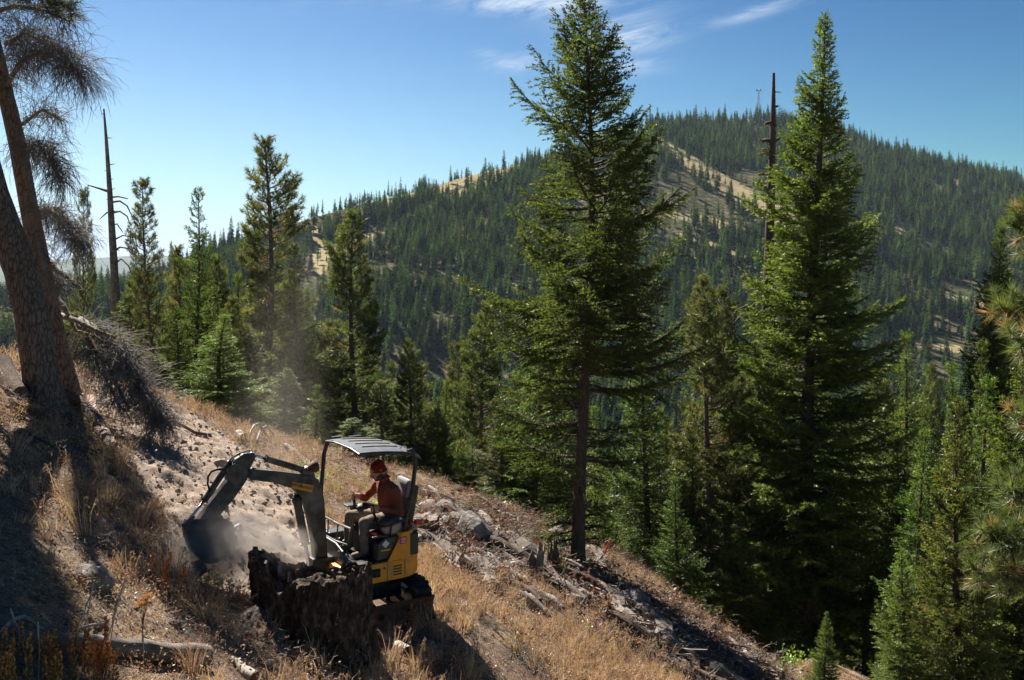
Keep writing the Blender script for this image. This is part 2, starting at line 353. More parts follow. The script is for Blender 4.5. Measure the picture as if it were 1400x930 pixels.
# machine
M['yellow'] = surf('yellow_machine_paint', [(.3, (.78, .27, .006)), (.75, (.86, .32, .009))], 3, (1, 1, 1), .42, .05, 60, .45, extra=(7, .47, .80, (.36, .22, .10)))
M['black'] = surf('black_machine_paint', [(.3, (.010, .010, .011)), (.7, (.022, .021, .021))], 5, (1, 1, 1), .45, .12, 40, .5, extra=(7, .5, .85, (.10, .082, .07)))
M['boom'] = surf('dusty_black_boom_paint', [(.3, (.012, .011, .011)), (.7, (.035, .031, .029))], 7, (1, 1, 1), .5, .15, 40, .45, extra=(5, .38, .72, (.17, .14, .115)))
M['bucket'] = surf('soil_caked_bucket_steel', [(.3, (.035, .028, .024)), (.55, (.09, .072, .06)), (.75, (.20, .165, .135))], 6, (1, 1, 1), .8, .4, 25, .25)
M['rubber'] = surf('dusty_rubber', [(.3, (.012, .012, .012)), (.7, (.035, .033, .031))], 8, (1, 1, 1), .8, .3, 50, .2, extra=(6, .52, .85, (.16, .13, .105)))
M['steel'] = surf('bright_cylinder_rod', [(.3, (.45, .5, .58)), (.7, (.6, .64, .7))], 10, (1, 1, 1), .22, 0, 1, .5, metal=.9)
M['rust'] = surf('rusty_blade_steel', [(.3, (.06, .026, .016)), (.6, (.13, .06, .036)), (.8, (.2, .12, .08))], 8, (1, 1, 1), .75, .4, 30, .3)
M['roof'] = surf('dusty_canopy_roof', [(.3, (.075, .08, .088)), (.7, (.12, .125, .13))], 4, (1, 1, 1), .42, .05, 30, .4, extra=(9, .5, .8, (.17, .155, .14)))
M['rib'] = surf('dust_filled_roof_ribs', [(.3, (.24, .22, .19)), (.7, (.34, .31, .27))], 12, (1, 1, 1), .7, 0)
M['greyplastic'] = surf('grey_seat_vinyl', [(.3, (.17, .165, .155)), (.7, (.27, .26, .25))], 6, (1, 1, 1), .6, .1, 60, .4)
M['beige'] = surf('beige_console_plastic', [(.3, (.30, .26, .21)), (.7, (.40, .35, .29))], 6, (1, 1, 1), .55, .05, 60, .4)
M['white'] = surf('white_sticker', [(.3, (.62, .62, .60)), (.7, (.75, .75, .73))], 20, (1, 1, 1), .5, 0)
M['red'] = surf('red_sticker', [(.3, (.50, .02, .02)), (.7, (.60, .035, .03))], 20, (1, 1, 1), .4, 0)
M['orangest'] = surf('orange_rental_sticker', [(.3, (.66, .26, .03)), (.7, (.76, .33, .05))], 20, (1, 1, 1), .5, 0)
M['ink'] = surf('black_ink', [(.3, (.03, .025, .02)), (.7, (.05, .04, .03))], 20, (1, 1, 1), .6, 0)
M['flag'] = surf('fluorescent_flagging', [(.3, (.8, .06, .02)), (.7, (.9, .1, .04))], 20, (1, 1, 1), .6, 0)
# clothes
M['skin'] = surf('skin', [(.3, (.36, .17, .11)), (.7, (.46, .24, .16))], 20, (1, 1, 1), .55, .1, 80, .4)
M['jacket'] = surf('rust_red_jacket', [(.3, (.15, .042, .026)), (.7, (.26, .078, .048))], 7, (1, 1, 1), .85, .5, 16, .2, bdist=.015)
M['trousers'] = surf('grey_brown_trousers', [(.3, (.13, .105, .075)), (.7, (.25, .20, .15))], 7, (1, 1, 1), .9, .5, 18, .15, bdist=.015)
M['stubble'] = surf('bearded_jaw', [(.3, (.05, .028, .02)), (.7, (.13, .07, .05))], 40, (1, 1, 1), .8, .3, 140, .2)
M['beanie'] = surf('red_beanie_knit', [(.3, (.15, .018, .008)), (.7, (.26, .032, .015))], 60, (1, 1, 1), .95, .4, 140, .1)
M['hair'] = surf('dark_brown_hair', [(.3, (.02, .012, .008)), (.7, (.05, .03, .02))], 60, (1, 1, 1), .7, .3, 140, .3)
M['boot'] = surf('brown_leather_boot', [(.3, (.11, .075, .045)), (.7, (.20, .145, .095))], 12, (1, 1, 1), .7, .3, 50, .3)
M['towersteel'] = surf('pale_tower_steel', [(.3, (.30, .34, .38)), (.7, (.42, .46, .50))], 5, (1, 1, 1), .5, 0, metal=.4)

# ground materials
def ground_mat():
    m, N, L = newmat('dry_hillside'); v = coords(N, L, (1, 1, 1))
    n1 = noise(N, L, v, .9, 5, .6); n2 = noise(N, L, v, 7, 8, .75, .3); n3 = noise(N, L, v, 38, 6, .8)
    litter = ramp(N, L, n2, [(.28, (.09, .064, .047)), (.44, (.25, .185, .13)), (.60, (.44, .335, .23)), (.76, (.58, .46, .33))])
    brown = ramp(N, L, n2, [(.30, (.085, .060, .048)), (.5, (.22, .155, .118)), (.72, (.40, .30, .235))])
    gl = mixc(N, L, ramp(N, L, n1, [(.4, (0, 0, 0)), (.6, (1, 1, 1))]), litter, brown)
    speck = ramp(N, L, n3, [(.35, (.35, .35, .35)), (.65, (1.5, 1.5, 1.5))])
    mm = N('ShaderNodeMix'); mm.data_type = 'RGBA'; mm.blend_type = 'MULTIPLY'; mm.inputs[0].default_value = .75; L(gl, mm.inputs[6]); L(speck, mm.inputs[7])
    soil = ramp(N, L, noise(N, L, v, 3.5, 8, .7), [(.28, (.22, .165, .125)), (.5, (.42, .33, .26)), (.74, (.56, .46, .375))])
    ad = N('ShaderNodeAttribute'); ad.attribute_name = 'tint'
    msk = math_(N, L, 'ADD', ad.outputs['Fac'], math_(N, L, 'MULTIPLY', math_(N, L, 'SUBTRACT', n2, .5), 1.1))
    c = mixc(N, L, ramp(N, L, msk, [(.38, (0, 0, 0)), (.56, (1, 1, 1))]), mm.outputs[2], soil)
    p = N('ShaderNodeBsdfPrincipled'); L(c, p.inputs['Base Color']); p.inputs['Roughness'].default_value = 1; p.inputs['Specular IOR Level'].default_value = .1
    b = N('ShaderNodeBump'); b.inputs['Strength'].default_value = .9; b.inputs['Distance'].default_value = .09
    L(noise(N, L, v, 11, 10, .85), b.inputs['Height']); L(b.outputs[0], p.inputs['Normal'])
    o = N('ShaderNodeOutputMaterial'); L(p.outputs[0], o.inputs[0]); return m
def mountain_mat():
    m, N, L = newmat('dry_mountainside'); v = coords(N, L, (1, 1, 1))
    n1 = noise(N, L, v, .02, 6, .65); n2 = noise(N, L, v, .16, 8, .75)
    dry = ramp(N, L, n2, [(.3, (.13, .11, .06)), (.5, (.23, .19, .11)), (.7, (.33, .28, .17))])
    floor = ramp(N, L, n2, [(.42, (.030, .040, .020)), (.56, (.085, .075, .045)), (.70, (.26, .19, .13))])
    ad = N('ShaderNodeAttribute'); ad.attribute_name = 'tint'
    msk = math_(N, L, 'ADD', ad.outputs['Fac'], math_(N, L, 'MULTIPLY', math_(N, L, 'SUBTRACT', n2, .5), .9))
    c = mixc(N, L, ramp(N, L, msk, [(.4, (0, 0, 0)), (.6, (1, 1, 1))]), floor, dry)
    p = N('ShaderNodeBsdfDiffuse'); L(c, p.inputs[0])
    o = N('ShaderNodeOutputMaterial'); L(p.outputs[0], o.inputs[0]); return m
M['ground'] = ground_mat(); M['mountain'] = mountain_mat()
M['hills'] = surf('distant_forested_hills', [(.35, (.03, .045, .03)), (.6, (.06, .075, .045)), (.75, (.16, .14, .09))], .004, (1, 1, 1), 1, 0)

# ------------------------------------------------------------------ clearings on the mountain (photo columns / rows of the slope)
STR = [([(900, 196), (930, 214), (968, 240), (1005, 262), (1050, 292), (1100, 306)], 9, 20),
       ([(700, 237), (640, 258), (590, 285), (540, 312), (480, 335), (430, 352)], 4, 10),
       ([(424, 305), (436, 340), (440, 366)], 7, 12),
       ([(760, 214), (690, 230), (640, 246), (588, 262)], 4, 8),
       ([(560, 268), (520, 280), (490, 288)], 9, 8),
       ([(1226, 312), (1242, 324)], 4, 5), ([(1290, 402), (1345, 418)], 5, 7), ([(1255, 470), (1310, 478)], 4, 6), ([(660, 470), (700, 476)], 4, 6),
       ([(20, 496), (-40, 500), (60, 488)], 9, 9), ([(1060, 225), (1096, 229)], 2, 3), ([(1295, 245), (1310, 250)], 3, 4),
       ([(930, 320), (1020, 350)], 3, 5), ([(880, 290), (960, 300), (1020, 318)], 5, 8), ([(560, 382), (600, 388)], 4, 4), ([(600, 330), (630, 322)], 3, 5)]
def clearing(u, y):
    c = np.zeros(u.shape)
    for pl, w0, w1 in STR:
        for i in range(len(pl) - 1):
            a = np.array(pl[i], float); b = np.array(pl[i + 1], float); ab = b - a
            t = np.clip(((u - a[0]) * ab[0] + (y - a[1]) * ab[1]) / (ab @ ab), 0, 1)
            d = np.hypot(u - a[0] - t * ab[0], (y - a[1] - t * ab[1]))
            g = (i + t) / (len(pl) - 1); wd = w0 + (w1 - w0) * g
            c = np.maximum(c, 1 - d / (wd * .82) * .5)
    return np.clip(c, 0, 1)     # .5 = edge

# ------------------------------------------------------------------ the ground sheets
def polar_sheet(name, rs, ths, mat, tintf, label=None, zoff=0):
    Rr, Th = np.meshgrid(rs, ths, indexing='ij'); X = Rr * np.sin(Th); Y = Rr * np.cos(Th)
    Z = H(X, Y) + zoff
    V = np.stack([X, Y, Z], -1).reshape(-1, 3); n, m = Rr.shape
    i = np.arange(n - 1)[:, None] * m + np.arange(m - 1)[None, :]; i = i.ravel()
    Fc = np.stack([i, i + m, i + m + 1, i + 1], -1)
    me = mesh_np(name, V, Fc, mats=[mat], smooth=True, tint=tintf(X, Y, Z).ravel())
    return link(name, me, kind='structure')
ths = np.concatenate([np.linspace(-PI, -.75, 40)[:-1], np.linspace(-.75, -.56, 30)[:-1], np.linspace(-.56, .56, 470), np.linspace(.56, .75, 30)[1:], np.linspace(.75, PI, 40)[1:]])
rs = np.concatenate([[.3, 1.5, 3, 4.5], np.geomspace(5.2, 34, 430), np.geomspace(34.6, 62, 40)])
polar_sheet('ground', rs, ths, M['ground'], lambda X, Y, Z: dirtmask(X, Y))
def mt(X, Y, Z):
    u = 700 + F * X / np.maximum(Y, 1); y = HOR - F * Z / np.maximum(Y, 1)
    return np.clip(clearing(u, y), 0, 1) * (Y > 200)
ths2 = np.concatenate([np.linspace(-PI, -.8, 24)[:-1], np.linspace(-.8, .8, 420), np.linspace(.8, PI, 24)[1:]])
rs2 = np.concatenate([np.geomspace(60, 560, 60), np.linspace(570, 1600, 170), np.geomspace(1650, 12000, 30)])
polar_sheet('mountain', rs2, ths2, M['mountain'], mt, zoff=-.25)
def far_range(name, D, prof, depth):
    us = np.arange(-1500, 2900, 14); tops = np.interp(us, *prof) + fbm(np.stack([us / 90, us * 0 + D, us * 0], -1), 4, 3) * 3.2
    rows = []
    for k, (dd, fr) in enumerate(((-depth, 0), (-depth * .6, .45), (-depth * .25, .8), (0, 1), (depth, .1))):
        Y = D + dd + us * 0; zt = (HOR - tops) / F * D; z = -150 + (zt + 150) * fr
        rows.append(np.stack([(us - 700) / F * D, Y + fbm(np.stack([us / 60, us * 0 + k, us * 0], -1), 3) * depth * .15 * (k != 3), z], -1))
    V = np.array(rows); n, m = V.shape[:2]; i = (np.arange(n - 1)[:, None] * m + np.arange(m - 1)).ravel()
    me = mesh_np(name, V.reshape(-1, 3), np.stack([i, i + 1, i + m + 1, i + m], -1), mats=[M['hills']], smooth=True)
    return link(name, me, kind='structure')
far_range('hills', 3600, ([-1500, -200, 60, 150, 260, 420, 3000], [378, 372, 376, 374, 368, 372, 380]), 900)
far_range('distant_hills', 8200, ([-1500, 0, 150, 200, 330, 500, 3000], [358, 354, 352, 350, 353, 357, 360]), 1500)

# ------------------------------------------------------------------ tree building blocks
def rotz(a): c, s = math.cos(a), math.sin(a); return np.array([[c, -s, 0], [s, c, 0], [0, 0, 1]])
def roty(a): c, s = math.cos(a), math.sin(a); return np.array([[c, 0, s], [0, 1, 0], [-s, 0, c]])
def tris_needles(P, D, Lg, Wd, r):
    """thin triangles at P along D"""
    n = len(P); D = D / np.linalg.norm(D, axis=1, keepdims=True)
    U = r.normal(size=(n, 3)); S = np.cross(D, U); S /= np.linalg.norm(S, axis=1, keepdims=True) + 1e-9
    Wd = np.broadcast_to(Wd, (n,))[:, None]; Lg = np.broadcast_to(Lg, (n,))[:, None]
    V = np.stack([P - S * Wd * .5, P + S * Wd * .5, P + D * Lg], 1)
    return V.reshape(-1, 3)
def fir_branch(Ln, r, sp=.075, need=.095, wid=.032, dens=1.0, droop=.10, bare=.12):
    """a flat conifer spray of length Ln along +x; returns needle triangle vertices, tint, wood tubes"""
    xs = []; V = []; T = []; W = []
    def ax(x): t = x / Ln; return np.array([x, 0, -droop * Ln * math.sin(PI * min(t, 1) * .8) + .17 * Ln * t * t])
    W.append(([ax(Ln * k / 5) for k in range(6)], .012 + .012 * Ln, .003))
    x = Ln * bare
    side = 1
    while x < Ln:
        t = x / Ln
        l = (Ln - x) * .52 + .09
        l *= (.35 + .65 * min(1, t / .35)) * r.uniform(.45, 1.35); l = min(l, .75)
        side = -side; an = side * r.uniform(.75, 1.15)
        p0 = ax(x); d = np.array([math.cos(an), math.sin(an), r.uniform(-.38, .34)])
        n = max(3, int(l / (.017) * dens)); q = r.random(n) ** .8
        P = p0 + np.outer(q * l, d) + np.stack([0 * q, 0 * q, -.25 * (q * l) ** 2], -1)
        sg = np.where(r.random(n) < .5, -1, 1)[:, None]
        per = np.array([-math.sin(an), math.cos(an), 0])
        D = d * r.uniform(.35, 1.0, (n, 1)) + per * sg * r.uniform(.3, .9, (n, 1)) + np.array([0, 0, 1]) * r.normal(.06, .5, (n, 1))
        lg = need * r.uniform(.6, 1.35, n) * (1 - .3 * q)
        V.append(tris_needles(P, D, lg, wid * r.uniform(.7, 1.3, n), r)); tv = r.uniform(.1, .6) + q * .35
        T.append(np.repeat(np.clip(tv + r.normal(0, .08, n), 0, .84 if r.random() > .03 else 1), 3))
        if l > .22: W.append(([p0, p0 + d * l * .9 + np.array([0, 0, -.2 * l * l])], .005, .002))
        x += sp * r.uniform(.6, 1.4) * .5
    return np.concatenate(V), np.concatenate(T), W
def tubes(Ws, n=4):
    """list of (points, r0, r1) -> arrays"""
    V = []; Fq = []; off = 0
    for pts, r0, r1 in Ws:
        pts = np.asarray(pts, float); m = len(pts); t = np.gradient(pts, axis=0) if m > 2 else np.repeat((pts[1] - pts[0])[None], 2, 0)
        t /= np.linalg.norm(t, axis=1, keepdims=True) + 1e-9
        ref = np.array([0, 0, 1.0]) if abs(t[0][2]) < .8 else np.array([1.0, 0, 0])
        a = np.cross(t, ref); a /= np.linalg.norm(a, axis=1, keepdims=True) + 1e-9; b = np.cross(t, a)
        rr = np.linspace(r0, r1, m)[:, None, None]; an = np.arange(n) * 2 * PI / n
        ring = pts[:, None, :] + (a[:, None, :] * np.cos(an)[None, :, None] + b[:, None, :] * np.sin(an)[None, :, None]) * rr
        V.append(ring.reshape(-1, 3)); i = (np.arange(m - 1)[:, None] * n + np.arange(n)[None, :]); j = (np.arange(m - 1)[:, None] * n + (np.arange(n) + 1) % n)
        Fq.append(np.stack([i, j, j + n, i + n], -1).reshape(-1, 4) + off); off += m * n
    return np.concatenate(V), np.concatenate(Fq)
def tuft(p, d, r, n=16, lg=.19, wd=.018, spread=.9):
    """a brush of long pine needles at a twig end"""
    d = d / np.linalg.norm(d); q = r.random(n)
    D = d[None] * r.uniform(.25, 1.0, (n, 1)) + r.normal(0, spread * .55, (n, 3))
    P = p[None] - d[None] * (q * lg * .7)[:, None]
    return tris_needles(P, D, lg * r.uniform(.75, 1.15, n), wd, r)
def pine_branch(Ln, r, n_need=16, lg=.19, wd=.018, sp=.10):
    V = []; T = []; W = []
    def ax(x): t = x / Ln; return np.array([x, .04 * Ln * math.sin(t * 5), -.10 * Ln * math.sin(PI * t * .8) + .20 * Ln * t * t])
    W.append(([ax(Ln * k / 5) for k in range(6)], .010 + .014 * Ln, .006))
    x = Ln * .30; side = 1
    while x < Ln:
        side = -side; l = min(.85, (Ln - x) * .55 + .14) * r.uniform(.6, 1.2); an = side * r.uniform(.5, 1.0)
        p0 = ax(x); d = np.array([math.cos(an), math.sin(an), r.uniform(.0, .45)]); e = p0 + d * l
        W.append(([p0, e], .007, .003)); k = max(1, int(l / .14))
        tv = r.uniform(.1, .84) if r.random() > .06 else r.uniform(.88, 1)
        for j in range(k):
            q = 1 - j / k * .75; dd = d + np.array([0, 0, .35]) + r.normal(0, .35, 3)
            t_ = tuft(p0 + d * l * q, dd, r, n_need, lg, wd); V.append(t_); T.append(np.full(len(t_), tv) + r.normal(0, .06))
        x += sp * r.uniform(.7, 1.4)
    t_ = tuft(ax(Ln), np.array([1, 0, .6]), r, n_need + 4, lg, wd); V.append(t_); T.append(np.full(len(t_), .6))
    return np.concatenate(V), np.clip(np.concatenate(T), 0, 1), W

def prof(pts): xs, ys = zip(*pts); return lambda t: float(np.interp(t, xs, ys))
def build_tree(kind, Ht, rad, r, base=.1, per_m=14, trunk_r=.2, classes=(.55, 1.1, 1.9, 2.8), pitch=(55, -12), gappy=.15, foliage='fir', bark='bark', need=None, asym=0, lean=.0, tsides=12, var=1.25, wild=.30, nvar=4, dens=1.0, sub=None, bare=.12, front=0):
    """returns (trunk mesh, branches mesh, foliage mesh), base at the origin; rad(t): crown radius at height fraction t"""
    temps = {}
    for c in classes:
        temps[c] = []
        for k in range(nvar):
            if kind == 'fir':
                nd = need or (.095, .032); temps[c].append(fir_branch(c, r, need=nd[0], wid=nd[1], dens=dens * .095 / nd[0], bare=bare * r.uniform(.6, 1.4), sp=.075 * (nd[0] / .095) ** .6))
            else:
                nd = need or (16, .19, .018); temps[c].append(pine_branch(c, r, nd[0], nd[1], nd[2]))
    FV = []; FT = []; BV = []; BF = []; off = 0
    tube_t = {c: [tubes(t[2]) for t in temps[c]] for c in classes}
    ph = r.uniform(0, 6); wob = lambda h: np.array([lean * h + .012 * Ht * math.sin(h / Ht * 5 + ph), .012 * Ht * math.cos(h / Ht * 4 + ph), h])
    n = int(per_m * Ht * (1 - base)); az = 0
    for k in range(n):
        t = base + (1 - base) * ((k + r.random()) / n); az += 2.39996 + r.normal(0, .5)
        cl = vn(np.array([[math.cos(az) * 1.3, math.sin(az) * 1.3, t * Ht * .9]]), 77)[0]
        if cl < -1 + gappy * 2 * .9: continue
        if front and t < front and math.sin(az) < -.15 and r.random() < .7: continue
        if front and t < front and r.random() < .15: continue
        L_ = rad(t) * r.choice([r.uniform(.55, .85), r.uniform(.8, var)]) * (1 + wild * cl) * (1 + asym * math.cos(az))
        if L_ < .12: L_ = .12
        c = min(classes, key=lambda q: abs(math.log(q / L_))); i = r.integers(nvar)
        V, T, W = temps[c][i]; s = L_ / c
        pt = math.radians(np.interp(t, [0, 1], [pitch[1], pitch[0]]) + r.normal(0, 6))
        Mx = rotz(az) @ roty(-pt) * s
        o = wob(t * Ht); sg = r.choice([-1, 1])
        FV.append((V * [1, sg, 1]) @ Mx.T + o); FT.append(np.clip(T + r.normal(0, .07), 0, 1))
        v, f = tube_t[c][i]; BV.append((v * [1, sg, 1]) @ Mx.T + o); BF.append(f + off); off += len(v)
    # dead lower limbs, bare and drooping, some forked
    dl = []
    for k in range(int(Ht * 2.6)):
        t = r.uniform(.05, base + .38); a_ = r.uniform(0, 6.28); l = r.uniform(.25, .8) * rad(max(t, base)); o = wob(t * Ht); d = np.array([math.cos(a_), math.sin(a_), 0])
        p1 = o + d * l * .5 + [0, 0, -.04 * l]; p2 = o + d * l + np.array([0, 0, -.22 * l]); dl.append(([o, p1, p2], .016, .004))
        for _ in range(2): e = r.normal(0, .3, 3); dl.append(([p1 + (p2 - p1) * r.random(), p2 + e * l * .5], .006, .002))
    v, f = tubes(dl, 4); BV.append(v); BF.append(f + off); off += len(v)
    # leader
    tp = wob(Ht * .97)
    for k in range(3 if kind == 'fir' else 6):
        V, T, W = temps[classes[0]][k % nvar]; Mx = rotz(k * 2.1) @ roty(-math.radians(72)) * (.9 if kind == 'fir' else .7); FV.append(V @ Mx.T + tp); FT.append(T)
    FV = np.concatenate(FV); FT = np.concatenate(FT)
    me_f = mesh_np('foliage', FV, np.arange(len(FV)).reshape(-1, 3), mats=[M[foliage]], tint=FT)
    me_b = mesh_np('branches', np.concatenate(BV), np.concatenate(BF), mats=[M[bark]], smooth=True)
    m = 26; pts = [wob(Ht * k / m - (.6 if k == 0 else 0)) for k in range(m + 1)]
    rr = [trunk_r * (1 - (k / m)) ** .85 + .012 + (.35 * trunk_r * math.exp(-k * Ht / m / (.25 * Ht ** .5))) for k in range(m + 1)]
    mb = MB(); mb.tube(pts, rr, tsides)
    v = np.array(mb.v); v += (fbm(v * [6, 6, 1.2], 3, 4) * trunk_r * .10)[:, None] * [1, 1, 0]
    me_t = mesh_np('trunk', v, [np.array([f for f in mb.f if len(f) == 4])], mats=[M[bark]], smooth=True)
    return me_t, me_b, me_f
TREES = {}
def put_tree(key, label, cat, loc, sxy, sz, rz=0, group=None, name='fir_tree', tilt=(0, 0), foliage=None):
    t = thing(name, label, cat, loc, group, (tilt[0], tilt[1], rz), (sxy, sxy, sz))
    me = TREES[key]
    link('trunk', me[0], t); link('branches', me[1], t)
    c = link('foliage', me[2], t)
    if foliage:
        c.material_slots[0].link = 'OBJECT'; c.material_slots[0].material = M[foliage]
    return t
rr_ = lambda s: np.random.default_rng(s)
# hero fir left of centre: 14.5 m, upswept ragged top, open round the trunk
TREES['A'] = build_tree('fir', 14.6, prof([(0, 1.0), (.10, 1.5), (.22, 2.35), (.42, 2.75), (.55, 2.6), (.68, 2.1), (.8, 1.55), (.9, .95), (.96, .5), (1, .25)]), rr_(3), base=.05, per_m=20, trunk_r=.155, gappy=.34, foliage='fir', pitch=(40, -10), bare=.18, front=.34, wild=.5)
# dense fir right of centre: 24.5 m
TREES['B'] = build_tree('fir', 24.5, prof([(0, 1.9), (.08, 2.9), (.22, 3.5), (.45, 3.0), (.62, 2.2), (.75, 1.7), (.86, 1.15), (.94, .6), (1, .2)]), rr_(4), base=.045, per_m=17, trunk_r=.27, gappy=.10, var=1.05, foliage='fir2', need=(.14, .046), pitch=(48, -16), classes=(.6, 1.2, 2.1, 3.2))
TREES['F1'] = build_tree('fir', 12, prof([(0, 1.8), (.2, 2.0), (.5, 1.4), (.8, .65), (1, .15)]), rr_(5), base=.04, per_m=16, trunk_r=.13, gappy=.14, foliage='fir', need=(.125, .036), pitch=(50, -14), tsides=8)
TREES['F2'] = build_tree('fir', 12, prof([(0, 1.1), (.15, 1.9), (.45, 1.7), (.75, .9), (1, .2)]), rr_(6), base=.16, per_m=14, trunk_r=.12, gappy=.25, foliage='fir', need=(.125, .036), pitch=(45, -18), tsides=8)
TREES['FY'] = build_tree('fir', 8, prof([(0, 1.9), (.2, 1.9), (.5, 1.3), (.8, .6), (1, .12)]), rr_(16), base=.02, per_m=24, trunk_r=.12, gappy=.10, foliage='firy', need=(.085, .028), pitch=(50, -8), tsides=8, classes=(.4, .8, 1.5))
TREES['P1'] = build_tree('pine', 15, prof([(0, .8), (.2, 1.7), (.4, 1.9), (.65, 1.5), (.85, 1.0), (1, .3)]), rr_(7), base=.14, per_m=14, trunk_r=.19, gappy=.2, foliage='pine', bark='pinebark', pitch=(45, -10), classes=(.5, 1.0, 1.7), tsides=8, need=(14, .22, .026))
TREES['P2'] = build_tree('pine', 15, prof([(0, 1.2), (.15, 1.9), (.4, 1.8), (.7, 1.25), (.88, .75), (1, .25)]), rr_(8), base=.08, per_m=15, trunk_r=.19, gappy=.12, foliage='pine', bark='pinebark', pitch=(50, -8), classes=(.5, 1.0, 1.7), tsides=8, need=(14, .22, .026))
TREES['P3'] = build_tree('pine', 14, prof([(0, .3), (.35, .9), (.6, 1.3), (.85, .9), (1, .35)]), rr_(9), base=.30, per_m=12, trunk_r=.14, gappy=.25, foliage='pine', bark='pinebark', pitch=(40, -5), classes=(.5, 1.0, 1.5), tsides=8, need=(14, .22, .026))

def tree_px(key, u, Y, ytop, label, half=None, name='fir_tree', cat='tree', rz=None, group=None, foliage=None, lean=0, zb=None):
    Ht = {'A': 14.6, 'B': 24.5, 'F1': 12, 'F2': 12, 'FY': 8, 'P1': 15, 'P2': 15, 'P3': 14}[key]
    rd = {'A': 2.75, 'B': 3.5, 'F1': 2.0, 'F2': 1.9, 'FY': 1.9, 'P1': 1.75, 'P2': 1.95, 'P3': 1.35}[key]
    half = half * (1.22 if key in ('P1', 'P2', 'F1', 'F2') else 1) if half else half; x = (u - 700) / F * Y; z = Hs(x, Y) - .1 if zb is None else zb; top = (HOR - ytop) / F * Y
    sz = (top - z) / Ht; sxy = sz if half is None else (half / F * Y) / rd
    return put_tree(key, label, cat, (x, Y, z), sxy, sz, R.uniform(0, 6.28) if rz is None else rz, group, name, (0, lean), foliage)

T = tree_px
T('A', 800, G(800, 779).y, -4, 'large dark Douglas fir with bare lower trunk standing on the slope right of the excavator', 150, rz=0)
T('B', 1116, 38, 20, 'tall dense bright green fir with lit left side, behind the log bank at right', 152, rz=1.2)
T('P3', 124, 48, 262, 'slender pale pine standing just left of the grey snag', 24, 'pine_tree', lean=.02)
T('P3', 222, 33, 248, 'thin leaning pine with a bare lower trunk, beside the broad dead-brush heap', 34, 'pine_tree', lean=.055)
T('F2', 266, 37, 262, 'bushy conifer directly behind the thin leaning pine', 52)
T('F1', 306, 25, 432, 'broad low bright green fir at the left edge of the bare soil', 66, foliage='fir2')
T('P2', 172, 40, 405, 'rounded grey green pine in front of the grey snag foot', 56, 'pine_tree')
T('P2', 96, 34, 428, 'soft green pine seen just behind the huge leaning trunks', 58, 'pine_tree')
T('F1', 228, 44, 432, 'dark fir filling the gap behind the dead brush heap', 50)
T('P1', 363, 40, 190, 'tallest pine of the left group with a straight dark trunk rising above the soil crest', 56, 'pine_tree')
T('F2', 404, 37, 338, 'dark slim conifer veiled by dust, next to the tallest left pine', 50)
T('P2', 440, 58, 470, 'small pine between the dusty conifer and the tall pine above the canopy', 40, 'pine_tree')
T('P1', 484, 42, 290, 'tall pointed pine rising above the excavator canopy, set apart from the left group', 50, 'pine_tree')
T('P2', 557, 40, 466, 'short full pine directly behind the excavator canopy', 36, 'pine_tree')
T('P2', 484, 25, 572, 'little pale green pine just behind the front of the canopy', 34, 'pine_tree', foliage='pinenear')
T('P1', 663, 45, 415, 'medium pine with long bare trunk, left neighbour of the large dark fir', 40, 'pine_tree')
T('P3', 627, 48, 470, 'narrow pine with a bare trunk, left of the medium long-trunked pine', 32, 'pine_tree')
T('F1', 735, 33, 452, 'bright lower fir crown showing through left of the large dark fir trunk', 70, foliage='fir2')
T('F2', 768, 36, 500, 'dim fir crowded right behind the large dark fir trunk', 46)
T('F2', 700, 52, 520, 'fir with reddish dying twigs behind the boulders on the slope crest', 40)
T('F1', 880, 40, 470, 'dark fir behind the right-hand boughs of the large dark fir', 70)
T('F1', 925, 33, 655, 'small light green fir beside the double pine trunks below the log bank', 46, foliage='fir2')
T('P1', 964, 40, 380, 'pine with a double dark trunk between the two large firs, left trunk', 48, 'pine_tree')
T('P2', 990, 42, 395, 'pine with a pale dusty green crown between the two large firs', 56, 'pine_tree')
T('F2', 1040, 47, 430, 'dim fir immediately left of the tall dense fir', 60)
T('F1', 1236, 46, 458, 'mid green fir filling the gap right of the tall dense fir', 66, foliage='fir2')
T('F1', 1346, 27, 520, 'sunlit full fir behind the yellowish young fir at the right edge', 84, foliage='fir2')
T('F1', 1262, 31, 590, 'sunlit low fir between the tall dense fir and the yellowish young fir', 62, foliage='fir2')
T('P2', 1275, 60, 500, 'distant pine seen between the right-hand firs', 40, 'pine_tree')
T('F2', 1180, 44, 560, 'shaded fir with two bare dark trunks at the lower right', 60)
T('B', 1364, 33, 300, 'dark pointed fir at the far right behind the near pine boughs', 92, rz=2.6, foliage='fir')
T('FY', 1312, 18.5, 552, 'yellowish green young fir with orange twig tips at the lower right', 112, rz=1.0)
T('F1', 1400, 26, 470, 'lush fir cut by the frame edge behind the near pine boughs', 90, foliage='fir2')
T('FY', 1128, 22, 838, 'small sapling fir at the foot of the slope below the tall dense fir', 30, foliage='fir2')
T('FY', 1235, 24, 760, 'low bushy fir skirting the foot of the yellowish young fir', 70, foliage='fir2')
T('F2', 1010, 36, 700, 'dark low fir under the dead curled branches', 40)

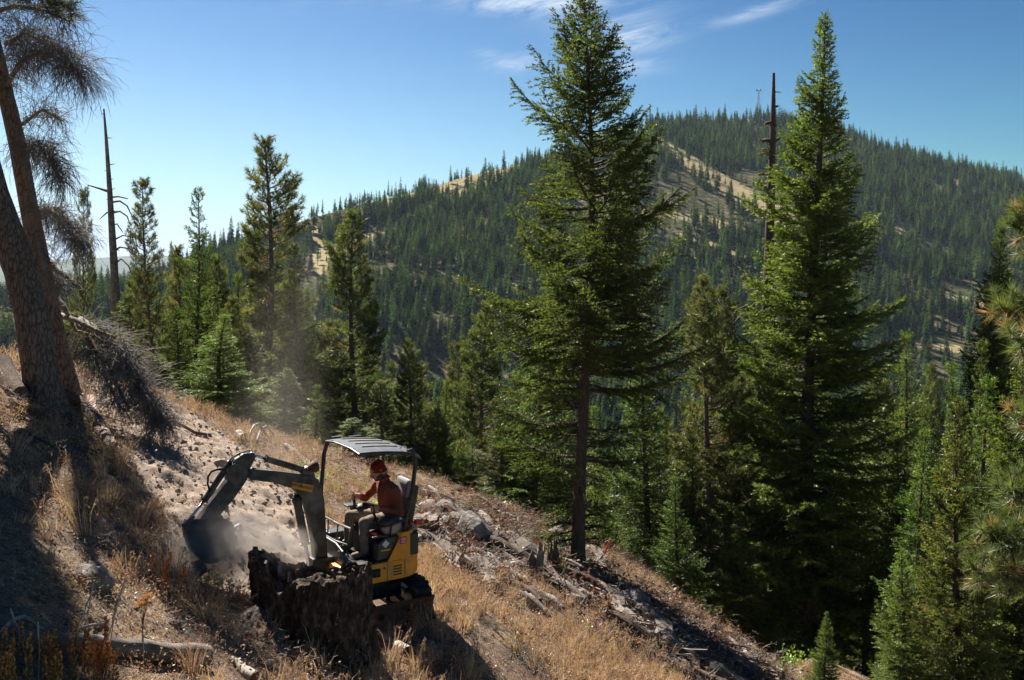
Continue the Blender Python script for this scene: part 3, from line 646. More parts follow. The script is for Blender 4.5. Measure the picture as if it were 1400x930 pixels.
for u, Y, yt, k, hw in ((182, 45, 378, 'P2', 40), (207, 52, 388, 'F2', 34), (298, 52, 352, 'P1', 38), (326, 55, 378, 'F2', 36), (284, 42, 398, 'F1', 40), (243, 48, 338, 'P1', 36), (418, 50, 398, 'F2', 36), (396, 44, 372, 'P1', 36), (75, 44, 425, 'P2', 44), (610, 44, 520, 'F1', 36), (575, 50, 500, 'P1', 34), (536, 46, 498, 'F2', 34), (505, 48, 470, 'P2', 34), (645, 52, 490, 'P2', 34), (1300, 44, 500, 'F1', 56), (1385, 40, 440, 'F2', 56), (240, 30, 432, 'F2', 44), (335, 34, 446, 'P2', 44), (150, 29, 470, 'P2', 50), (352, 52, 424, 'F2', 40), (202, 25, 486, 'P2', 44), (284, 30, 478, 'F1', 48), (392, 30, 505, 'P2', 40), (432, 33, 528, 'F2', 36), (450, 42, 440, 'P2', 40), (522, 36, 522, 'P1', 36), (596, 37, 560, 'P2', 36), (50, 30, 470, 'P2', 40), (320, 44, 408, 'P1', 36),
                         (690, 34, 560, 'P2', 40), (650, 36, 600, 'F2', 36), (720, 40, 505, 'F2', 48), (1005, 44, 520, 'F1', 56), (905, 44, 560, 'P2', 44), (1225, 36, 600, 'F1', 56), (1270, 40, 560, 'F2', 56), (1195, 50, 500, 'P2', 50), (945, 38, 600, 'F2', 44), (1340, 30, 470, 'F1', 60)):
    T(k, u, Y, yt, ('leafy pine' if k[0] == 'P' else 'bushy fir') + ' in the near belt of trees just below the slope crest', hw, 'pine_tree' if k[0] == 'P' else 'fir_tree', group='near belt pines' if k[0] == 'P' else 'near belt firs', foliage=None if k[0] == 'P' else R.choice(['fir', 'fir2']))
# fill: the forest that drops into the valley behind the slope
cnt = 0; tries = 0; used = []
while cnt < 130 and tries < 4000:
    tries += 1
    Y = 48 * (170 / 48) ** R.random(); u = R.uniform(-120, 1520); x = (u - 700) / F * Y; z = Hs(x, Y)
    if any((x - a) ** 2 + (Y - b) ** 2 < (3.0 + Y * .012) ** 2 for a, b in used): continue
    ht = R.uniform(11, 19); yt = HOR - F * (z + ht) / Y
    lim = np.interp(u, [0, 100, 300, 420, 560, 700, 1000, 1180, 1300, 1400], [420, 420, 440, 470, 510, 470, 440, 470, 490, 470]) + R.uniform(0, 60)
    if yt < lim: ht = (HOR - lim) / F * Y - z
    if ht < 5: continue
    used.append((x, Y)); cnt += 1
    key = R.choice(['F1', 'F1', 'F2', 'P1', 'P2', 'P2', 'P3']); H0 = {'F1': 12, 'F2': 12, 'P1': 15, 'P2': 15, 'P3': 14}[key]
    p = key[0] == 'P'
    put_tree(key, 'green pine in the crowded forest dropping into the valley behind the slope' if p else 'green fir in the crowded forest dropping into the valley behind the slope', 'tree',
             (x, Y, z - .1), ht / H0 * R.uniform(.85, 1.15), ht / H0, R.uniform(0, 6.28), 'pines of the valley forest behind the slope' if p else 'firs of the valley forest behind the slope', 'pine_tree' if p else 'fir_tree', (0, 0), R.choice([None, 'fir2']) if not p else None)

# ------------------------------------------------------------------ forest on the mountainside
def far_conifer(r, Ht, rad, tiers, dens=9, ragged=.35, base=.12, kind=0):
    V = []; T = []
    for k in range(tiers):
        t = base + (1 - base) * k / tiers; z = t * Ht; rr = rad * ((1 - t) ** .62) * (1 if kind == 0 else min(1, .35 + t * 1.1)) + .12
        m = max(4, int(dens * (1 - t * .5)))
        for j in range(m):
            if r.random() < ragged * .6: continue
            a = 2 * PI * (j + r.random()) / m; q = rr * r.uniform(.6, 1.25); w_ = q * r.uniform(.28, .5); dz = -q * r.uniform(.15, .5) + (.15 * q if kind else 0)
            c, s = math.cos(a), math.sin(a); z0 = z + r.uniform(0, Ht / tiers)
            V += [(-s * w_ * .6, c * w_ * .6, z0 + .35 * w_), (c * q * .55 - s * w_, s * q * .55 + c * w_, z0 + dz * .4), (c * q, s * q, z0 + dz),
                  (s * w_ * .6, -c * w_ * .6, z0 + .35 * w_), (c * q, s * q, z0 + dz), (c * q * .55 + s * w_, s * q * .55 - c * w_, z0 + dz * .4),
                  (0, 0, z0 + .5 * w_ + .2), (c * q * .5, s * q * .5, z0 + dz * .3 + .15 * q), (c * q * .5 - s * w_ * .8, s * q * .5 + c * w_ * .8, z0 + dz * .5)]
            tv = np.clip(r.normal(.5, .22), 0, 1); T += [tv] * 9
    for j in range(3):
        a = j * 2.1; V += [(.12 * math.cos(a), .12 * math.sin(a), Ht * .86), (.12 * math.cos(a + 2.1), .12 * math.sin(a + 2.1), Ht * .86), (0, 0, Ht * 1.02)]; T += [.5] * 3
    nf = len(V) // 3
    n0 = len(V); tr = .018 * Ht
    for j in range(3):
        a = j * 2.094; b = a + 2.094
        V += [(tr * math.cos(a), tr * math.sin(a), -1.0), (tr * math.cos(b), tr * math.sin(b), -1.0), (0, 0, Ht * .8)]; T += [.5] * 3
    V = np.array(V); mi = [0] * nf + [1] * 3
    return mesh_np('conifer', V, np.arange(len(V)).reshape(-1, 3), mats=[M['farfir'], M['bark']], tint=T, mi=mi)
def far_snag(r, Ht):
    W = [([(0, 0, -1), (0, 0, Ht)], .20, .05)]
    for k in range(9):
        a = r.uniform(0, 6.28); z = r.uniform(.4, .95) * Ht; q = r.uniform(.4, 1.3); W.append(([(0, 0, z), (q * math.cos(a), q * math.sin(a), z + .1)], .05, .02))
    v, f = tubes(W, 3); return mesh_np('dead_conifer', v, f, mats=[M['greywood']])
fr = rr_(21)
FAR = [far_conifer(fr, 17, 3.4, 15, 11, .2), far_conifer(fr, 17, 3.0, 15, 11, .2), far_conifer(fr, 16, 2.6, 13, 10, .3, .18), far_conifer(fr, 15, 3.5, 12, 11, .25, .22, 1), far_conifer(fr, 17, 2.4, 16, 10, .2), far_snag(fr, 14)]
FARN = [far_conifer(fr, 18, 3.3, 34, 16, .3), far_conifer(fr, 18, 2.8, 36, 14, .3), far_conifer(fr, 17, 3.1, 28, 15, .35, .25, 1)]
n = 100000
YY = np.sqrt(rng.uniform(170 ** 2, 1620 ** 2, n)); UU = rng.uniform(-260, 1660, n); XX = (UU - 700) / F * YY
ds = np.interp(UU, *DS); ok = YY < ds + 60
YY, UU, XX = YY[ok], UU[ok], XX[ok]; ZZ = H(XX, YY); PYY = HOR - F * ZZ / YY
cm = clearing(UU, PYY)
dn = fbm(np.stack([XX / 45, YY / 60, XX * 0], -1), 5, 41, .65)
sparse = np.clip(np.exp(-((UU - 960) / 110) ** 2 - ((PYY - 285) / 50) ** 2) + .8 * np.exp(-((UU - 640) / 90) ** 2 - ((PYY - 255) / 20) ** 2) + .5 * np.exp(-((UU - 1290) / 80) ** 2 - ((PYY - 420) / 40) ** 2) + .6 * np.exp(-((UU - 460) / 60) ** 2 - ((PYY - 360) / 60) ** 2), 0, 1)
pr = np.clip(.74 + dn * 1.9 - sparse * .75, .05, 1); pr = np.where(cm > .5, .045, pr)
keep = rng.random(len(YY)) < pr
XX, YY, ZZ, UU = XX[keep], YY[keep], ZZ[keep], UU[keep]
od = np.argsort(YY); XX, YY, ZZ, UU = XX[od], YY[od], ZZ[od], UU[od]
vis = np.nonzero((UU > 0) & (UU < 1400))[0][:300]
rest = np.ones(len(XX), bool); rest[vis] = False
for i in vis:
    m = FARN[R.randrange(3)]; s = R.uniform(.75, 1.15)
    o = link('conifer', m, None, (XX[i], YY[i], ZZ[i]), (0, 0, R.uniform(0, 6.28)), (s, s, s * R.uniform(.9, 1.15)))
    tag(o, 'dark green conifer in the forest on the far valley floor below the mountain', 'tree', 'nearest conifers of the mountain forest')
k = rest.sum(); ii = rng.choice([0, 1, 2, 3, 4, 5], k, p=[.27, .25, .14, .12, .18, .04]); nearm = YY[rest] < 520
ii = np.where(nearm & (ii < 5), 6 + ii % 3, ii)
s = rng.uniform(.5, 1.0, k) ** .8 * rng.choice([.62, .9, 1.1, 1.45], k) * 1.08 * np.where(rng.random(k) < .12, 1.2, 1)
scatter('mountain_forest', np.stack([XX[rest], YY[rest], ZZ[rest]], -1), np.stack([rng.normal(0, .02, k), rng.normal(0, .02, k), rng.uniform(0, 6.28, k)], -1),
        np.stack([s, s, s * rng.uniform(.8, 1.12, k)], -1), ii, FAR + FARN, 'dense dark conifer forest covering the mountainside', 'forest')
# lattice tower on the summit
def lattice_tower():
    Y = 1488; x = (1037 - 700) / F * Y; z = Hs(x, Y); top = (HOR - 123) / F * Y; h = top - z
    t = thing('lattice_tower', 'thin pale lattice tower standing on the mountain summit', 'tower', (x, Y, z))
    o = Vector((x, Y, z)); w0, w1 = 2.6, .9; mb = MB(); n = 9
    def c(k, i): q = w0 + (w1 - w0) * k / n; a = PI / 4 + i * PI / 2; return o + Vector((q * math.cos(a), q * math.sin(a), h * .94 * k / n))
    for i in range(4): mb.tube([c(0, i), c(n, i)], .22, 4)
    mb.build('leg_frame', M['towersteel'], t)
    mb = MB()
    for k in range(n):
        for i in range(4):
            mb.tube([c(k, i), c(k + 1, (i + 1) % 4)], .12, 3); mb.tube([c(k + 1, i), c(k + 1, (i + 1) % 4)], .12, 3)
    mb.build('bracing', M['towersteel'], t)
    mb = MB(); e = o + Vector((0, 0, h * .97)); X_, Y_, Z_ = Vector((1, 0, 0)), Vector((0, 1, 0)), Vector((0, 0, 1))
    mb.box(e, X_, Y_, Z_, 4.2, 1.2, .35); mb.box(e + Z_ * 1.3 + X_ * 2.8, X_, Y_, Z_, .9, .7, 1.2); mb.box(e + Z_ * 1.3 - X_ * 2.8, X_, Y_, Z_, .9, .7, 1.2)
    mb.build('antenna_platform', M['towersteel'], t)
lattice_tower()
# ------------------------------------------------------------------ mini excavator (local frame: a forward, l to its left, h above the pad)
fa = Vector((-.839, -.545, 0)).normalized(); lv = Vector((.545, -.839, 0)).normalized(); UP = Vector((0, 0, 1))
N0 = Vector((-2.142, 12.011, -4.4))
def E(a, l, h): return N0 + fa * a + lv * l + UP * h
def PB(px, py, off=0.0):
    """pixel -> point on the vertical plane the boom swings in"""
    b = N0 + fa * .13 + lv * off; r = (px - 700) / F
    s = (r * b.y - b.x) / (fa.x - r * fa.y); y = b.y + fa.y * s
    return Vector((b.x + fa.x * s, y, -(py - HOR) / F * y))
def bar(m, p, q, wd, ht):
    d = (q - p); L_ = d.length; d.normalize(); s = d.cross(UP); s.normalize() if s.length > 1e-6 else None
    if s.length < 1e-6: s = lv.copy()
    m.box((p + q) / 2, d, s, s.cross(d), L_ / 2, wd / 2, ht / 2)

def text_obj(body, size, p, xdir, ydir, mat, parent, name='lettering', bold=0.0, sx=1.0):
    c = bpy.data.curves.new(name, 'FONT'); c.body = body; c.size = size; c.align_x = 'CENTER'; c.align_y = 'CENTER'; c.offset = bold; c.space_character = 1.0
    o = bpy.data.objects.new(name, c); COL.objects.link(o); c.materials.append(mat)
    bpy.context.view_layer.update(); me = bpy.data.meshes.new_from_object(o); bpy.data.objects.remove(o); o = bpy.data.objects.new(name, me); COL.objects.link(o)
    if not me.materials: me.materials.append(mat)
    x = xdir.normalized(); z = x.cross(ydir.normalized()); z.normalize(); y = z.cross(x)
    Mx = Matrix((x * sx, y, z)).transposed().to_4x4(); o.parent = parent; Mx.translation = p - world_loc(parent); o.matrix_local = Mx
    return o

def build_excavator():
    t = thing('mini_excavator', 'yellow and black mini excavator with open canopy digging behind the charred stump', 'excavator', E(-.45, 0, 0))
    # tracks run along l (the house is swung a quarter turn)
    for a0, a1 in ((-1.0, -.78), (-.20, .02)):
        prof_ = []
        for k in range(9): an = -PI / 2 + PI * k / 8; prof_.append((.42 + .215 * math.cos(an), .215 + .215 * math.sin(an)))
        for k in range(9): an = PI / 2 + PI * k / 8; prof_.append((-.62 + .19 * math.cos(an), .20 + .19 * math.sin(an)))
        n = len(prof_); am, ah = (a0 + a1) / 2, (a1 - a0) / 2
        mb = MB(); outer = [E(am, l, h + .015) for l, h in prof_]; inner = [E(am, -.1 + (l + .1) * .86, .21 + (h - .2) * .80) for l, h in prof_]
        off = fa * ah; V = [p - off for p in outer] + [p + off for p in outer] + [p - off for p in inner] + [p + off for p in inner]
        Fq = []
        for k in range(n):
            j = (k + 1) % n
            Fq += [(k, j, n + j, n + k), (2 * n + k, 3 * n + k, 3 * n + j, 2 * n + j), (k, 2 * n + k, 2 * n + j, j), (n + k, n + j, 3 * n + j, 3 * n + k)]
        mb.add(V, Fq)
        # lugs
        per = [0]
        for k in range(n): per.append(per[-1] + math.dist(prof_[k], prof_[(k + 1) % n]))
        q = 0
        while q < per[-1]:
            k = max(i for i in range(n) if per[i] <= q); f_ = (q - per[k]) / max(per[k + 1] - per[k], 1e-6); A, B = prof_[k], prof_[(k + 1) % n]
            l, h = A[0] + (B[0] - A[0]) * f_, A[1] + (B[1] - A[1]) * f_; tx, ty = B[0] - A[0], B[1] - A[1]; ln = math.hypot(tx, ty) or 1; tx /= ln; ty /= ln
            T_ = lv * tx + UP * ty; Nn = lv * ty - UP * tx
            mb.box(E(am, l, h + .015) + Nn * .012, T_, fa, Nn, .022, ah * .98, .016); q += .095
        tr = mb.build('track', M['rubber'], t)
        mb = MB()
        for l, rr2 in ((.40, .15), (-.60, .14), (.18, .07), (-.06, .07), (-.30, .07)):
            mb.tube([E(am - ah * .8, l, .21 if abs(l) > .35 else .10), E(am + ah * .8, l, .21 if abs(l) > .35 else .10)], rr2, 20)
        mb.build('wheels', M['black'], tr, bevel=.004)
        mb = MB(); mb.box(E(am, -.1, .22), lv, fa, UP, .42, ah * .45, .07); mb.build('track_frame', M['black'], tr, bevel=.01)
    mb = MB(); mb.box(E(-.5, -.1, .30), lv, fa, UP, .30, .30, .08); mb.tube([E(-.5, -.05, .36), E(-.5, -.05, .53)], .27, 24)
    mb.build('undercarriage', M['black'], t, bevel=.01)
    # dozer blade on two arms
    mb = MB(); c = []
    for k in range(6):
        q = k / 5; c.append((.70 + .05 * math.sin(PI * q) * -1, .085 + .235 * q))
    for k in range(5):
        (l0, h0), (l1, h1) = c[k], c[k + 1]; p0, p1 = E(-.49, l0, h0), E(-.49, l1, h1); d = (p1 - p0); L_ = d.length; d.normalize()
        mb.box((p0 + p1) / 2, d, fa, d.cross(fa), L_ / 2 + .002, .50, .011)
    mb.box(E(-.49, .712, .075), fa, lv, UP, .50, .014, .03)
    mb.build('dozer_blade', M['rust'], t)
    mb = MB(); bar(mb, E(-.3, .1, .28), E(-.3, .68, .18), .06, .07); bar(mb, E(-.68, .1, .28), E(-.68, .68, .18), .06, .07); mb.build('blade_arms', M['black'], t, bevel=.005)

    # house: yellow skirt, rear counterweight with rounded tail
    def house_outline(h, inset=0.0, front=0.0):
        pts = [(front, -.49 + inset), (front, .49 - inset)]
        pts += [(-.66, .49 - inset)]
        for k in range(1, 12): an = PI / 2 + PI * k / 12; pts.append((-.66 + (.39 - inset) * math.cos(an), (.49 - inset) * math.sin(an)))
        pts += [(-.66, -.49 + inset)]
        return [E(a, l, h) for a, l in pts]
    mb = MB(); mb.prism(house_outline(.64), UP * .115); sk = mb.build('body_skirt', M['yellow'], t, bevel=.012)
    mb = MB(); mb.prism(house_outline(.762, .015), UP * .012); mb.build('floor_plate', M['rubber'], t, bevel=.004)
    # counterweight above the skirt
    pts = [(-.64, .492)] + [(-.66 + .392 * math.cos(PI / 2 + PI * k / 12), .492 * math.sin(PI / 2 + PI * k / 12)) for k in range(1, 12)] + [(-.64, -.492), (-.60, -.40), (-.60, .40)]
    mb = MB(); mb.prism([E(a, l, .915) for a, l in pts], UP * .165); cw = mb.build('counterweight', M['yellow'], t, bevel=.02)
    # yellow side cheeks with the slanted front edge, both sides
    for s in (1, -1):
        mb = MB(); mb.prism([E(a, .484 * s, h) for a, h in ((-.469, .757), (-.664, 1.08), (-.76, 1.08), (-.76, .757))], lv * .012)
        ck = mb.build('side_cheek', M['yellow'], t, bevel=.006)
        if s > 0:
            mb = MB()   # grille slots, one dark recess each, as fins
            for k in range(4):
                a0 = -.545; hh = .59 + .033 * k
                mb.box(E(-.60 - .0 * k, .4925, hh), fa, lv, UP, .055, .004, .007)
            mb.build('vent_slot', M['ink'], sk)
            mb = MB(); mb.box(E(-.24, .4925, .645), fa, lv, UP, .135, .004, .05); mb.build('rubber_plate', M['rubber'], sk, bevel=.002)
            mb = MB(); mb.tube([E(-.425, .49, .69), E(-.425, .497, .69)], .013, 16); mb.build('fuel_lock', M['black'], sk)
            mb = MB(); mb.box(E(-.468, .4915, .64), fa, lv, UP, .0025, .002, .11); mb.box(E(-.70, .4915, .66), fa, lv, UP, .0025, .002, .09); mb.build('panel_gap', M['ink'], sk)
            mb = MB(); mb.box(E(-.675, .4985, .985), fa, lv, UP, .048, .0025, .042); st = mb.build('red_sticker', M['red'], ck)
            mb = MB()
            for k in range(4): mb.box(E(-.675 - .004 * (k % 2), .5020, 1.008 - .016 * k), fa, lv, UP, .036 - .005 * (k % 3), .001, .0032)
            mb.build('sticker_lines', M['white'], st)
    # seat box in black with decals
    mb = MB(); mb.prism([E(a, 0, h) for a, h in ((-.34, .775), (-.36, .98), (-.46, 1.04), (-.90, 1.04), (-.90, .775))], lv * .465)
    sb = mb.build('seat_box', M['black'], t, bevel=.015)
    mb = MB(); c = E(-.455, .4685, .965); d1 = (fa + UP).normalized(); d2 = (fa - UP).normalized(); mb.box(c, d1, d2, lv, .034, .034, .002); mb.build('diamond_decal', M['white'], sb)
    mb = MB(); mb.box(E(-.455, .4685, .893), fa, UP, lv, .062, .009, .002); mb.build('yellow_stripe', M['orangest'], sb)
    mb = MB()
    for a, h in ((-.37, .96), (-.37, .80), (-.55, 1.0), (-.40, 1.0)): mb.ball(E(a, .468, h), .008, n=8)
    mb.build('bolt_head', M['steel'], sb)
    mb = MB(); mb.box(E(-.60, 0, 1.05), fa, lv, UP, .30, .44, .012); mb.build('engine_deck', M['black'], sb, bevel=.006)
    # seat
    mb = MB(); mb.box(E(-.68, 0, 1.09), fa, lv, UP, .22, .22, .045); mb.build('seat_cushion', M['black'], t, bevel=.03)
    mb = MB(); d = (E(-1.0, 0, 1.58) - E(-.90, 0, 1.08)); L_ = d.length; d.normalize(); nn = lv.cross(d)
    mb.box(E(-.955, 0, 1.30), d, lv, nn, L_ / 2, .215, .045); bk = mb.build('backrest', M['black'], t, bevel=.03)
    mb = MB(); mb.box(E(-.925, 0, 1.50), d, lv, nn, .115, .165, .034); mb.build('headrest_pad', M['greyplastic'], bk, bevel=.033)
    # consoles, joysticks
    Mx = Matrix((fa, lv, UP)).transposed()
    for s, nm in ((1, 'left'), (-1, 'right')):
        mb = MB(); mb.ball(E(-.575, .37 * s, 1.135), .135, .085, .115, 18, Mx); mb.build('console_body', M['beige'], t, smooth=True)
        mb = MB(); mb.ball(E(-.55, .37 * s, 1.195), .15, .09, .075, 18, Mx); mb.build('console_top', M['black'], t, smooth=True)
        a_h, h_h, l_h = ((-.40, 1.335, .27) if s > 0 else (-.38, 1.375, -.27))
        b0 = E(a_h - .02, (.30) * s, 1.12 if s > 0 else 1.06); b1 = E(a_h, l_h, h_h - .06)
        mb = MB(); q = [.055, .034, .046, .028, .038, .022, .018]; mb.tube([b0.lerp(b1, k / 6) for k in range(7)], q, 12); j = mb.build('joystick', M['rubber'], t, smooth=True)
        mb = MB(); mb.tube([b1, E(a_h + .01, l_h, h_h - .01), E(a_h + .02, l_h, h_h + .055)], [.016, .019, .022], 12); mb.ball(E(a_h + .02, l_h, h_h + .055), .024, n=10); mb.build('grip', M['rubber'], j, smooth=True)
    mb = MB(); mb.tube([E(-.52, .45, 1.035), E(-.53, .47, 1.17), E(-.56, .475, 1.20), E(-.70, .475, 1.21), E(-.74, .46, 1.20), E(-.76, .45, 1.05)], .011, 8); mb.build('grab_handle', M['black'], t, smooth=True)
    mb = MB(); mb.tube([E(-.44, .42, 1.04), E(-.36, .46, 1.075), E(-.30, .48, 1.105)], .010, 8); lvv = mb.build('safety_lever', M['black'], t)
    mb = MB(); mb.tube([E(-.335, .47, 1.09), E(-.255, .49, 1.135)], .014, 8); mb.build('red_lever_grip', M['red'], lvv, smooth=True)
    mb = MB(); mb.box(E(-.35, -.32, 1.28), fa, lv, UP, .07, .07, .012); mb.tube([E(-.35, -.32, 1.27), E(-.38, -.32, 1.10)], .012, 8); mb.build('monitor_arm', M['black'], t, bevel=.004)
    # pedals and travel levers at the front
    mb = MB()
    for l in (.10, .22): mb.tube([E(-.10, l, .77), E(-.06, l, .90), E(-.02, l, 1.02)], .010, 8)
    mb.build('travel_lever', M['black'], t)
    for l in (.08, .22, .36):
        mb = MB(); mb.box(E(-.06, l, .815), (fa + UP * .5).normalized(), lv, (UP - fa * .5).normalized(), .06, .04, .008); mb.box(E(-.03, l, .79), fa, lv, UP, .03, .01, .02); mb.build('pedal', M['steel'] if l > .2 else M['black'], t, bevel=.003)
    # front guard: frame bars, badge panel
    mb = MB(); P = [E(.0, -.47, 1.19), E(.02, .10, 1.205), E(.0, .47, 1.22), E(.02, .44, 1.02), E(.03, .10, .99), E(.0, -.47, .96)]
    mb.tube([P[0], P[1], P[2], P[3], P[4], P[5]], .013, 8)
    for q in (.3, .62): mb.tube([P[0].lerp(P[2], q), P[5].lerp(P[3], q)], .009, 8)
    mb.build('front_guard', M['boom'], t, smooth=True)
    mb = MB(); mb.prism([E(.035, l, h) for l, h in ((-.47, .77), (-.47, .985), (.16, .985), (.36, .93), (.40, .77))], fa * .02); fp = mb.build('front_panel', M['black'], t, bevel=.012)
    c = E(.058, .27, .865); 
    mb = MB(); mb.tube([c + (lv * math.cos(k * PI / 12) * .032 + UP * math.sin(k * PI / 12) * .052) for k in range(25)], .0035, 6, False); mb.build('badge_rim', M['greyplastic'], fp)
    # leaping deer mark of the badge: body, neck, head, antlers, legs
    mb = MB(); D = lambda x, z: c + lv * x + UP * z
    for seg, r_ in (([(-.012, -.004), (.0, .004), (.012, .012)], .0055), ([(.012, .012), (.018, .024)], .0035), ([(.018, .026), (.024, .024)], .003), ([(.017, .027), (.010, .036), (.004, .040)], .0018), ([(.018, .028), (.016, .040)], .0018),
                    ([(.012, .010), (.022, -.002), (.018, -.012)], .0022), ([(.010, .008), (.014, -.008), (.008, -.018)], .0022), ([(-.012, -.004), (-.018, -.018), (-.010, -.030)], .0025), ([(-.012, -.006), (-.008, -.020), (-.016, -.034)], .0022)):
        mb.tube([D(*q) for q in seg], r_, 5)
    mb.build('leaping_deer_mark', M['greyplastic'], fp)
    mb = MB(); mb.prism([E(a, l, .66) for a, l in ((0.0, .49), (.0, .05), (.10, .05), (.13, .18), (.06, .42))], UP * .09); mb.build('front_step', M['yellow'], t, bevel=.012)
    # lamp at the tail and battery box on the far side
    mb = MB(); mb.box(E(-.88, .47, 1.17), fa, lv, UP, .035, .03, .028); mb.box(E(-.80, .47, 1.165), fa, lv, UP, .02, .025, .02); mb.build('red_tail_lamp', M['red'], t, bevel=.006)
    mb = MB(); mb.box(E(-.16, -.36, .88), fa, lv, UP, .12, .10, .11); bx = mb.build('side_console', M['black'], t, bevel=.01)
    mb = MB(); mb.box(E(-.10, -.257, .90), fa, lv, UP, .06, .002, .02); mb.build('warning_label', M['white'], bx)
    mb = MB(); mb.box(E(-.14, -.257, .86), fa, lv, UP, .05, .002, .015); mb.build('yellow_label', M['orangest'], bx)
    # canopy: roof with four dusty ribs, posts
    def roofpt(a, l):
        q = (-.08 - a) / .80; return E(a, l + .05, 2.135 - .085 * q * q - .03 * abs(l / .5) ** 4 - (.05 * max(0, (q - .8) / .2) ** 2))
    mb = MB(); na, nl = 10, 10; V = []
    for i in range(na + 1):
        for j in range(nl + 1): V.append(roofpt(-.08 - .80 * i / na, -.50 + 1.0 * j / nl))
    nv = len(V); V += [p - UP * .028 for p in V]; Fq = []
    ix = lambda i, j: i * (nl + 1) + j
    for i in range(na):
        for j in range(nl): Fq += [(ix(i, j), ix(i, j + 1), ix(i + 1, j + 1), ix(i + 1, j)), tuple(nv + q for q in (ix(i, j), ix(i + 1, j), ix(i + 1, j + 1), ix(i, j + 1)))]
    rim = [ix(0, j) for j in range(nl)] + [ix(i, nl) for i in range(na)] + [ix(na, nl - j) for j in range(nl)] + [ix(na - i, 0) for i in range(na)]
    Fq += [(rim[k], nv + rim[k], nv + rim[(k + 1) % len(rim)], rim[(k + 1) % len(rim)]) for k in range(len(rim))]
    mb.add(V, Fq); rf = mb.build('canopy_roof', M['roof'], t, smooth=False)
    for l in (-.30, -.10, .10, .30):
        mb = MB(); mb.tube([roofpt(a, l) + UP * .004 for a in (-.20, -.35, -.50, -.66)], .011, 6); mb.build('roof_rib', M['rib'], rf, smooth=True)
    mb = MB()
    mb.tube([roofpt(-.085, l) - UP * .02 for l in (-.5, -.25, 0, .25, .5)], .017, 6); mb.tube([roofpt(a, .5) - UP * .022 for a in (-.08, -.3, -.55, -.80)], .017, 6); mb.tube([roofpt(a, -.5) - UP * .022 for a in (-.08, -.3, -.55, -.80)], .017, 6)
    mb.box(roofpt(-.2, -.47) + UP * .018, fa, lv, UP, .06, .02, .012); mb.box(roofpt(-.45, -.47) + UP * .018, fa, lv, UP, .08, .02, .012)
    mb.build('roof_rim', M['black'], rf)
    mb = MB(); mb.tube([roofpt(-.62, .46) + UP * .01, roofpt(-.65, .46) + UP * .05, roofpt(-.70, .46) + UP * .05, roofpt(-.73, .46)], .007, 6); mb.build('lifting_eye', M['steel'], rf)
    for pts in ([roofpt(-.10, -.50) - UP * .02, E(-.085, -.455, 2.04), E(-.055, -.46, 1.93), E(-.02, -.465, 1.5), E(.0, -.47, .95), E(.0, -.47, .77)],
                [roofpt(-.70, .47) - UP * .02, E(-.79, .49, 2.055), E(-.83, .50, 1.99), E(-.83, .50, 1.85), E(-.80, .48, 1.5), E(-.74, .46, 1.25), E(-.70, .45, 1.05)],
                [roofpt(-.70, -.44) - UP * .02, E(-.80, -.42, 2.0), E(-.84, -.42, 1.88), E(-.84, -.42, 1.5), E(-.78, -.42, 1.05)]):
        sm = []
        for k in range(len(pts) - 1):
            for q in (0, .5): sm.append(pts[k].lerp(pts[k + 1], q))
        sm.append(pts[-1]); mb = MB(); mb.tube(sm, .026, 10); mb.build('canopy_post', M['black'], t, smooth=True)
    mb = MB(); mb.box(E(-.815, -.42, 1.72), UP, lv, fa, .10, .022, .003); pl = mb.build('pale_label', M['beige'], t)
    # ---- front equipment
    def hull(name, outline, hw, mat, parent, off=0, bevel=.008, origin=None):
        mb = MB(); mb.prism([PB(x, y, off) for x, y in outline], lv * hw); return mb.build(name, mat, parent, bevel=bevel)
    boom_o = [(446, 772), (443, 721), (441, 686), (437.5, 665), (432, 654), (425, 650), (413.5, 648.5), (375, 643), (345, 640), (338, 642), (336, 648), (341, 655), (371, 658.5), (399, 667), (408, 677), (415.6, 690), (420, 706), (426, 735), (430, 772)]
    bm = hull('boom', boom_o, .07, M['boom'], t)
    mb = MB(); mb.prism([PB(x, y, .0725) for x, y in ((399.6, 658.4), (429, 663.8), (426.8, 673.6), (398.6, 667.2))], lv * .0015); stk = mb.build('rental_sticker', M['orangest'], bm)
    xd = PB(429, 668.4, .078) - PB(400, 663, .078); yd = PB(414, 661, .078) - PB(413.5, 670, .078)
    text_obj('Herc', .062, PB(406.3, 663.6, .0775), xd, yd, M['ink'], stk, bold=.0016)
    text_obj('Rentals', .055, PB(419.4, 666.2, .0775), xd, yd, M['ink'], stk)
    mb = MB(); mb.tube([PB(x, y, .078) for x, y in ((404, 660.4), (407, 659.9), (411, 661.3), (414, 661.2))], .003, 5); mb.build('sticker_swoosh', M['ink'], stk)
    mb = MB(); mb.tube([PB(340, 647, -.085), PB(340, 647, .085)], .045, 18); mb.tube([PB(437, 768, -.09), PB(437, 768, .09)], .04, 16); mb.build('pivot_pins', M['black'], bm, bevel=.004)
    hull('swing_bracket', [(424, 762), (452, 758), (456, 790), (448, 806), (430, 806), (420, 792)], .10, M['black'], t)
    # arm
    arm_o = [(346.4, 618), (347.5, 625), (341, 638), (336, 655), (325, 671), (318, 681), (296, 707), (284, 719), (268, 724), (262, 719), (271, 708), (290, 682), (309, 656), (310.7, 641), (320, 627), (332, 619.6)]
    ar = hull('arm', arm_o, .058, M['boom'], t)
    for s in (1, -1):
        mb = MB(); cc = [PB(324 + 14.5 * math.cos(k * PI / 10), 648 + 14.5 * math.sin(k * PI / 10), .072 * s) for k in range(20)]; mb.prism(cc, lv * .012); mb.build('elbow_plate', M['boom'], ar, bevel=.004)
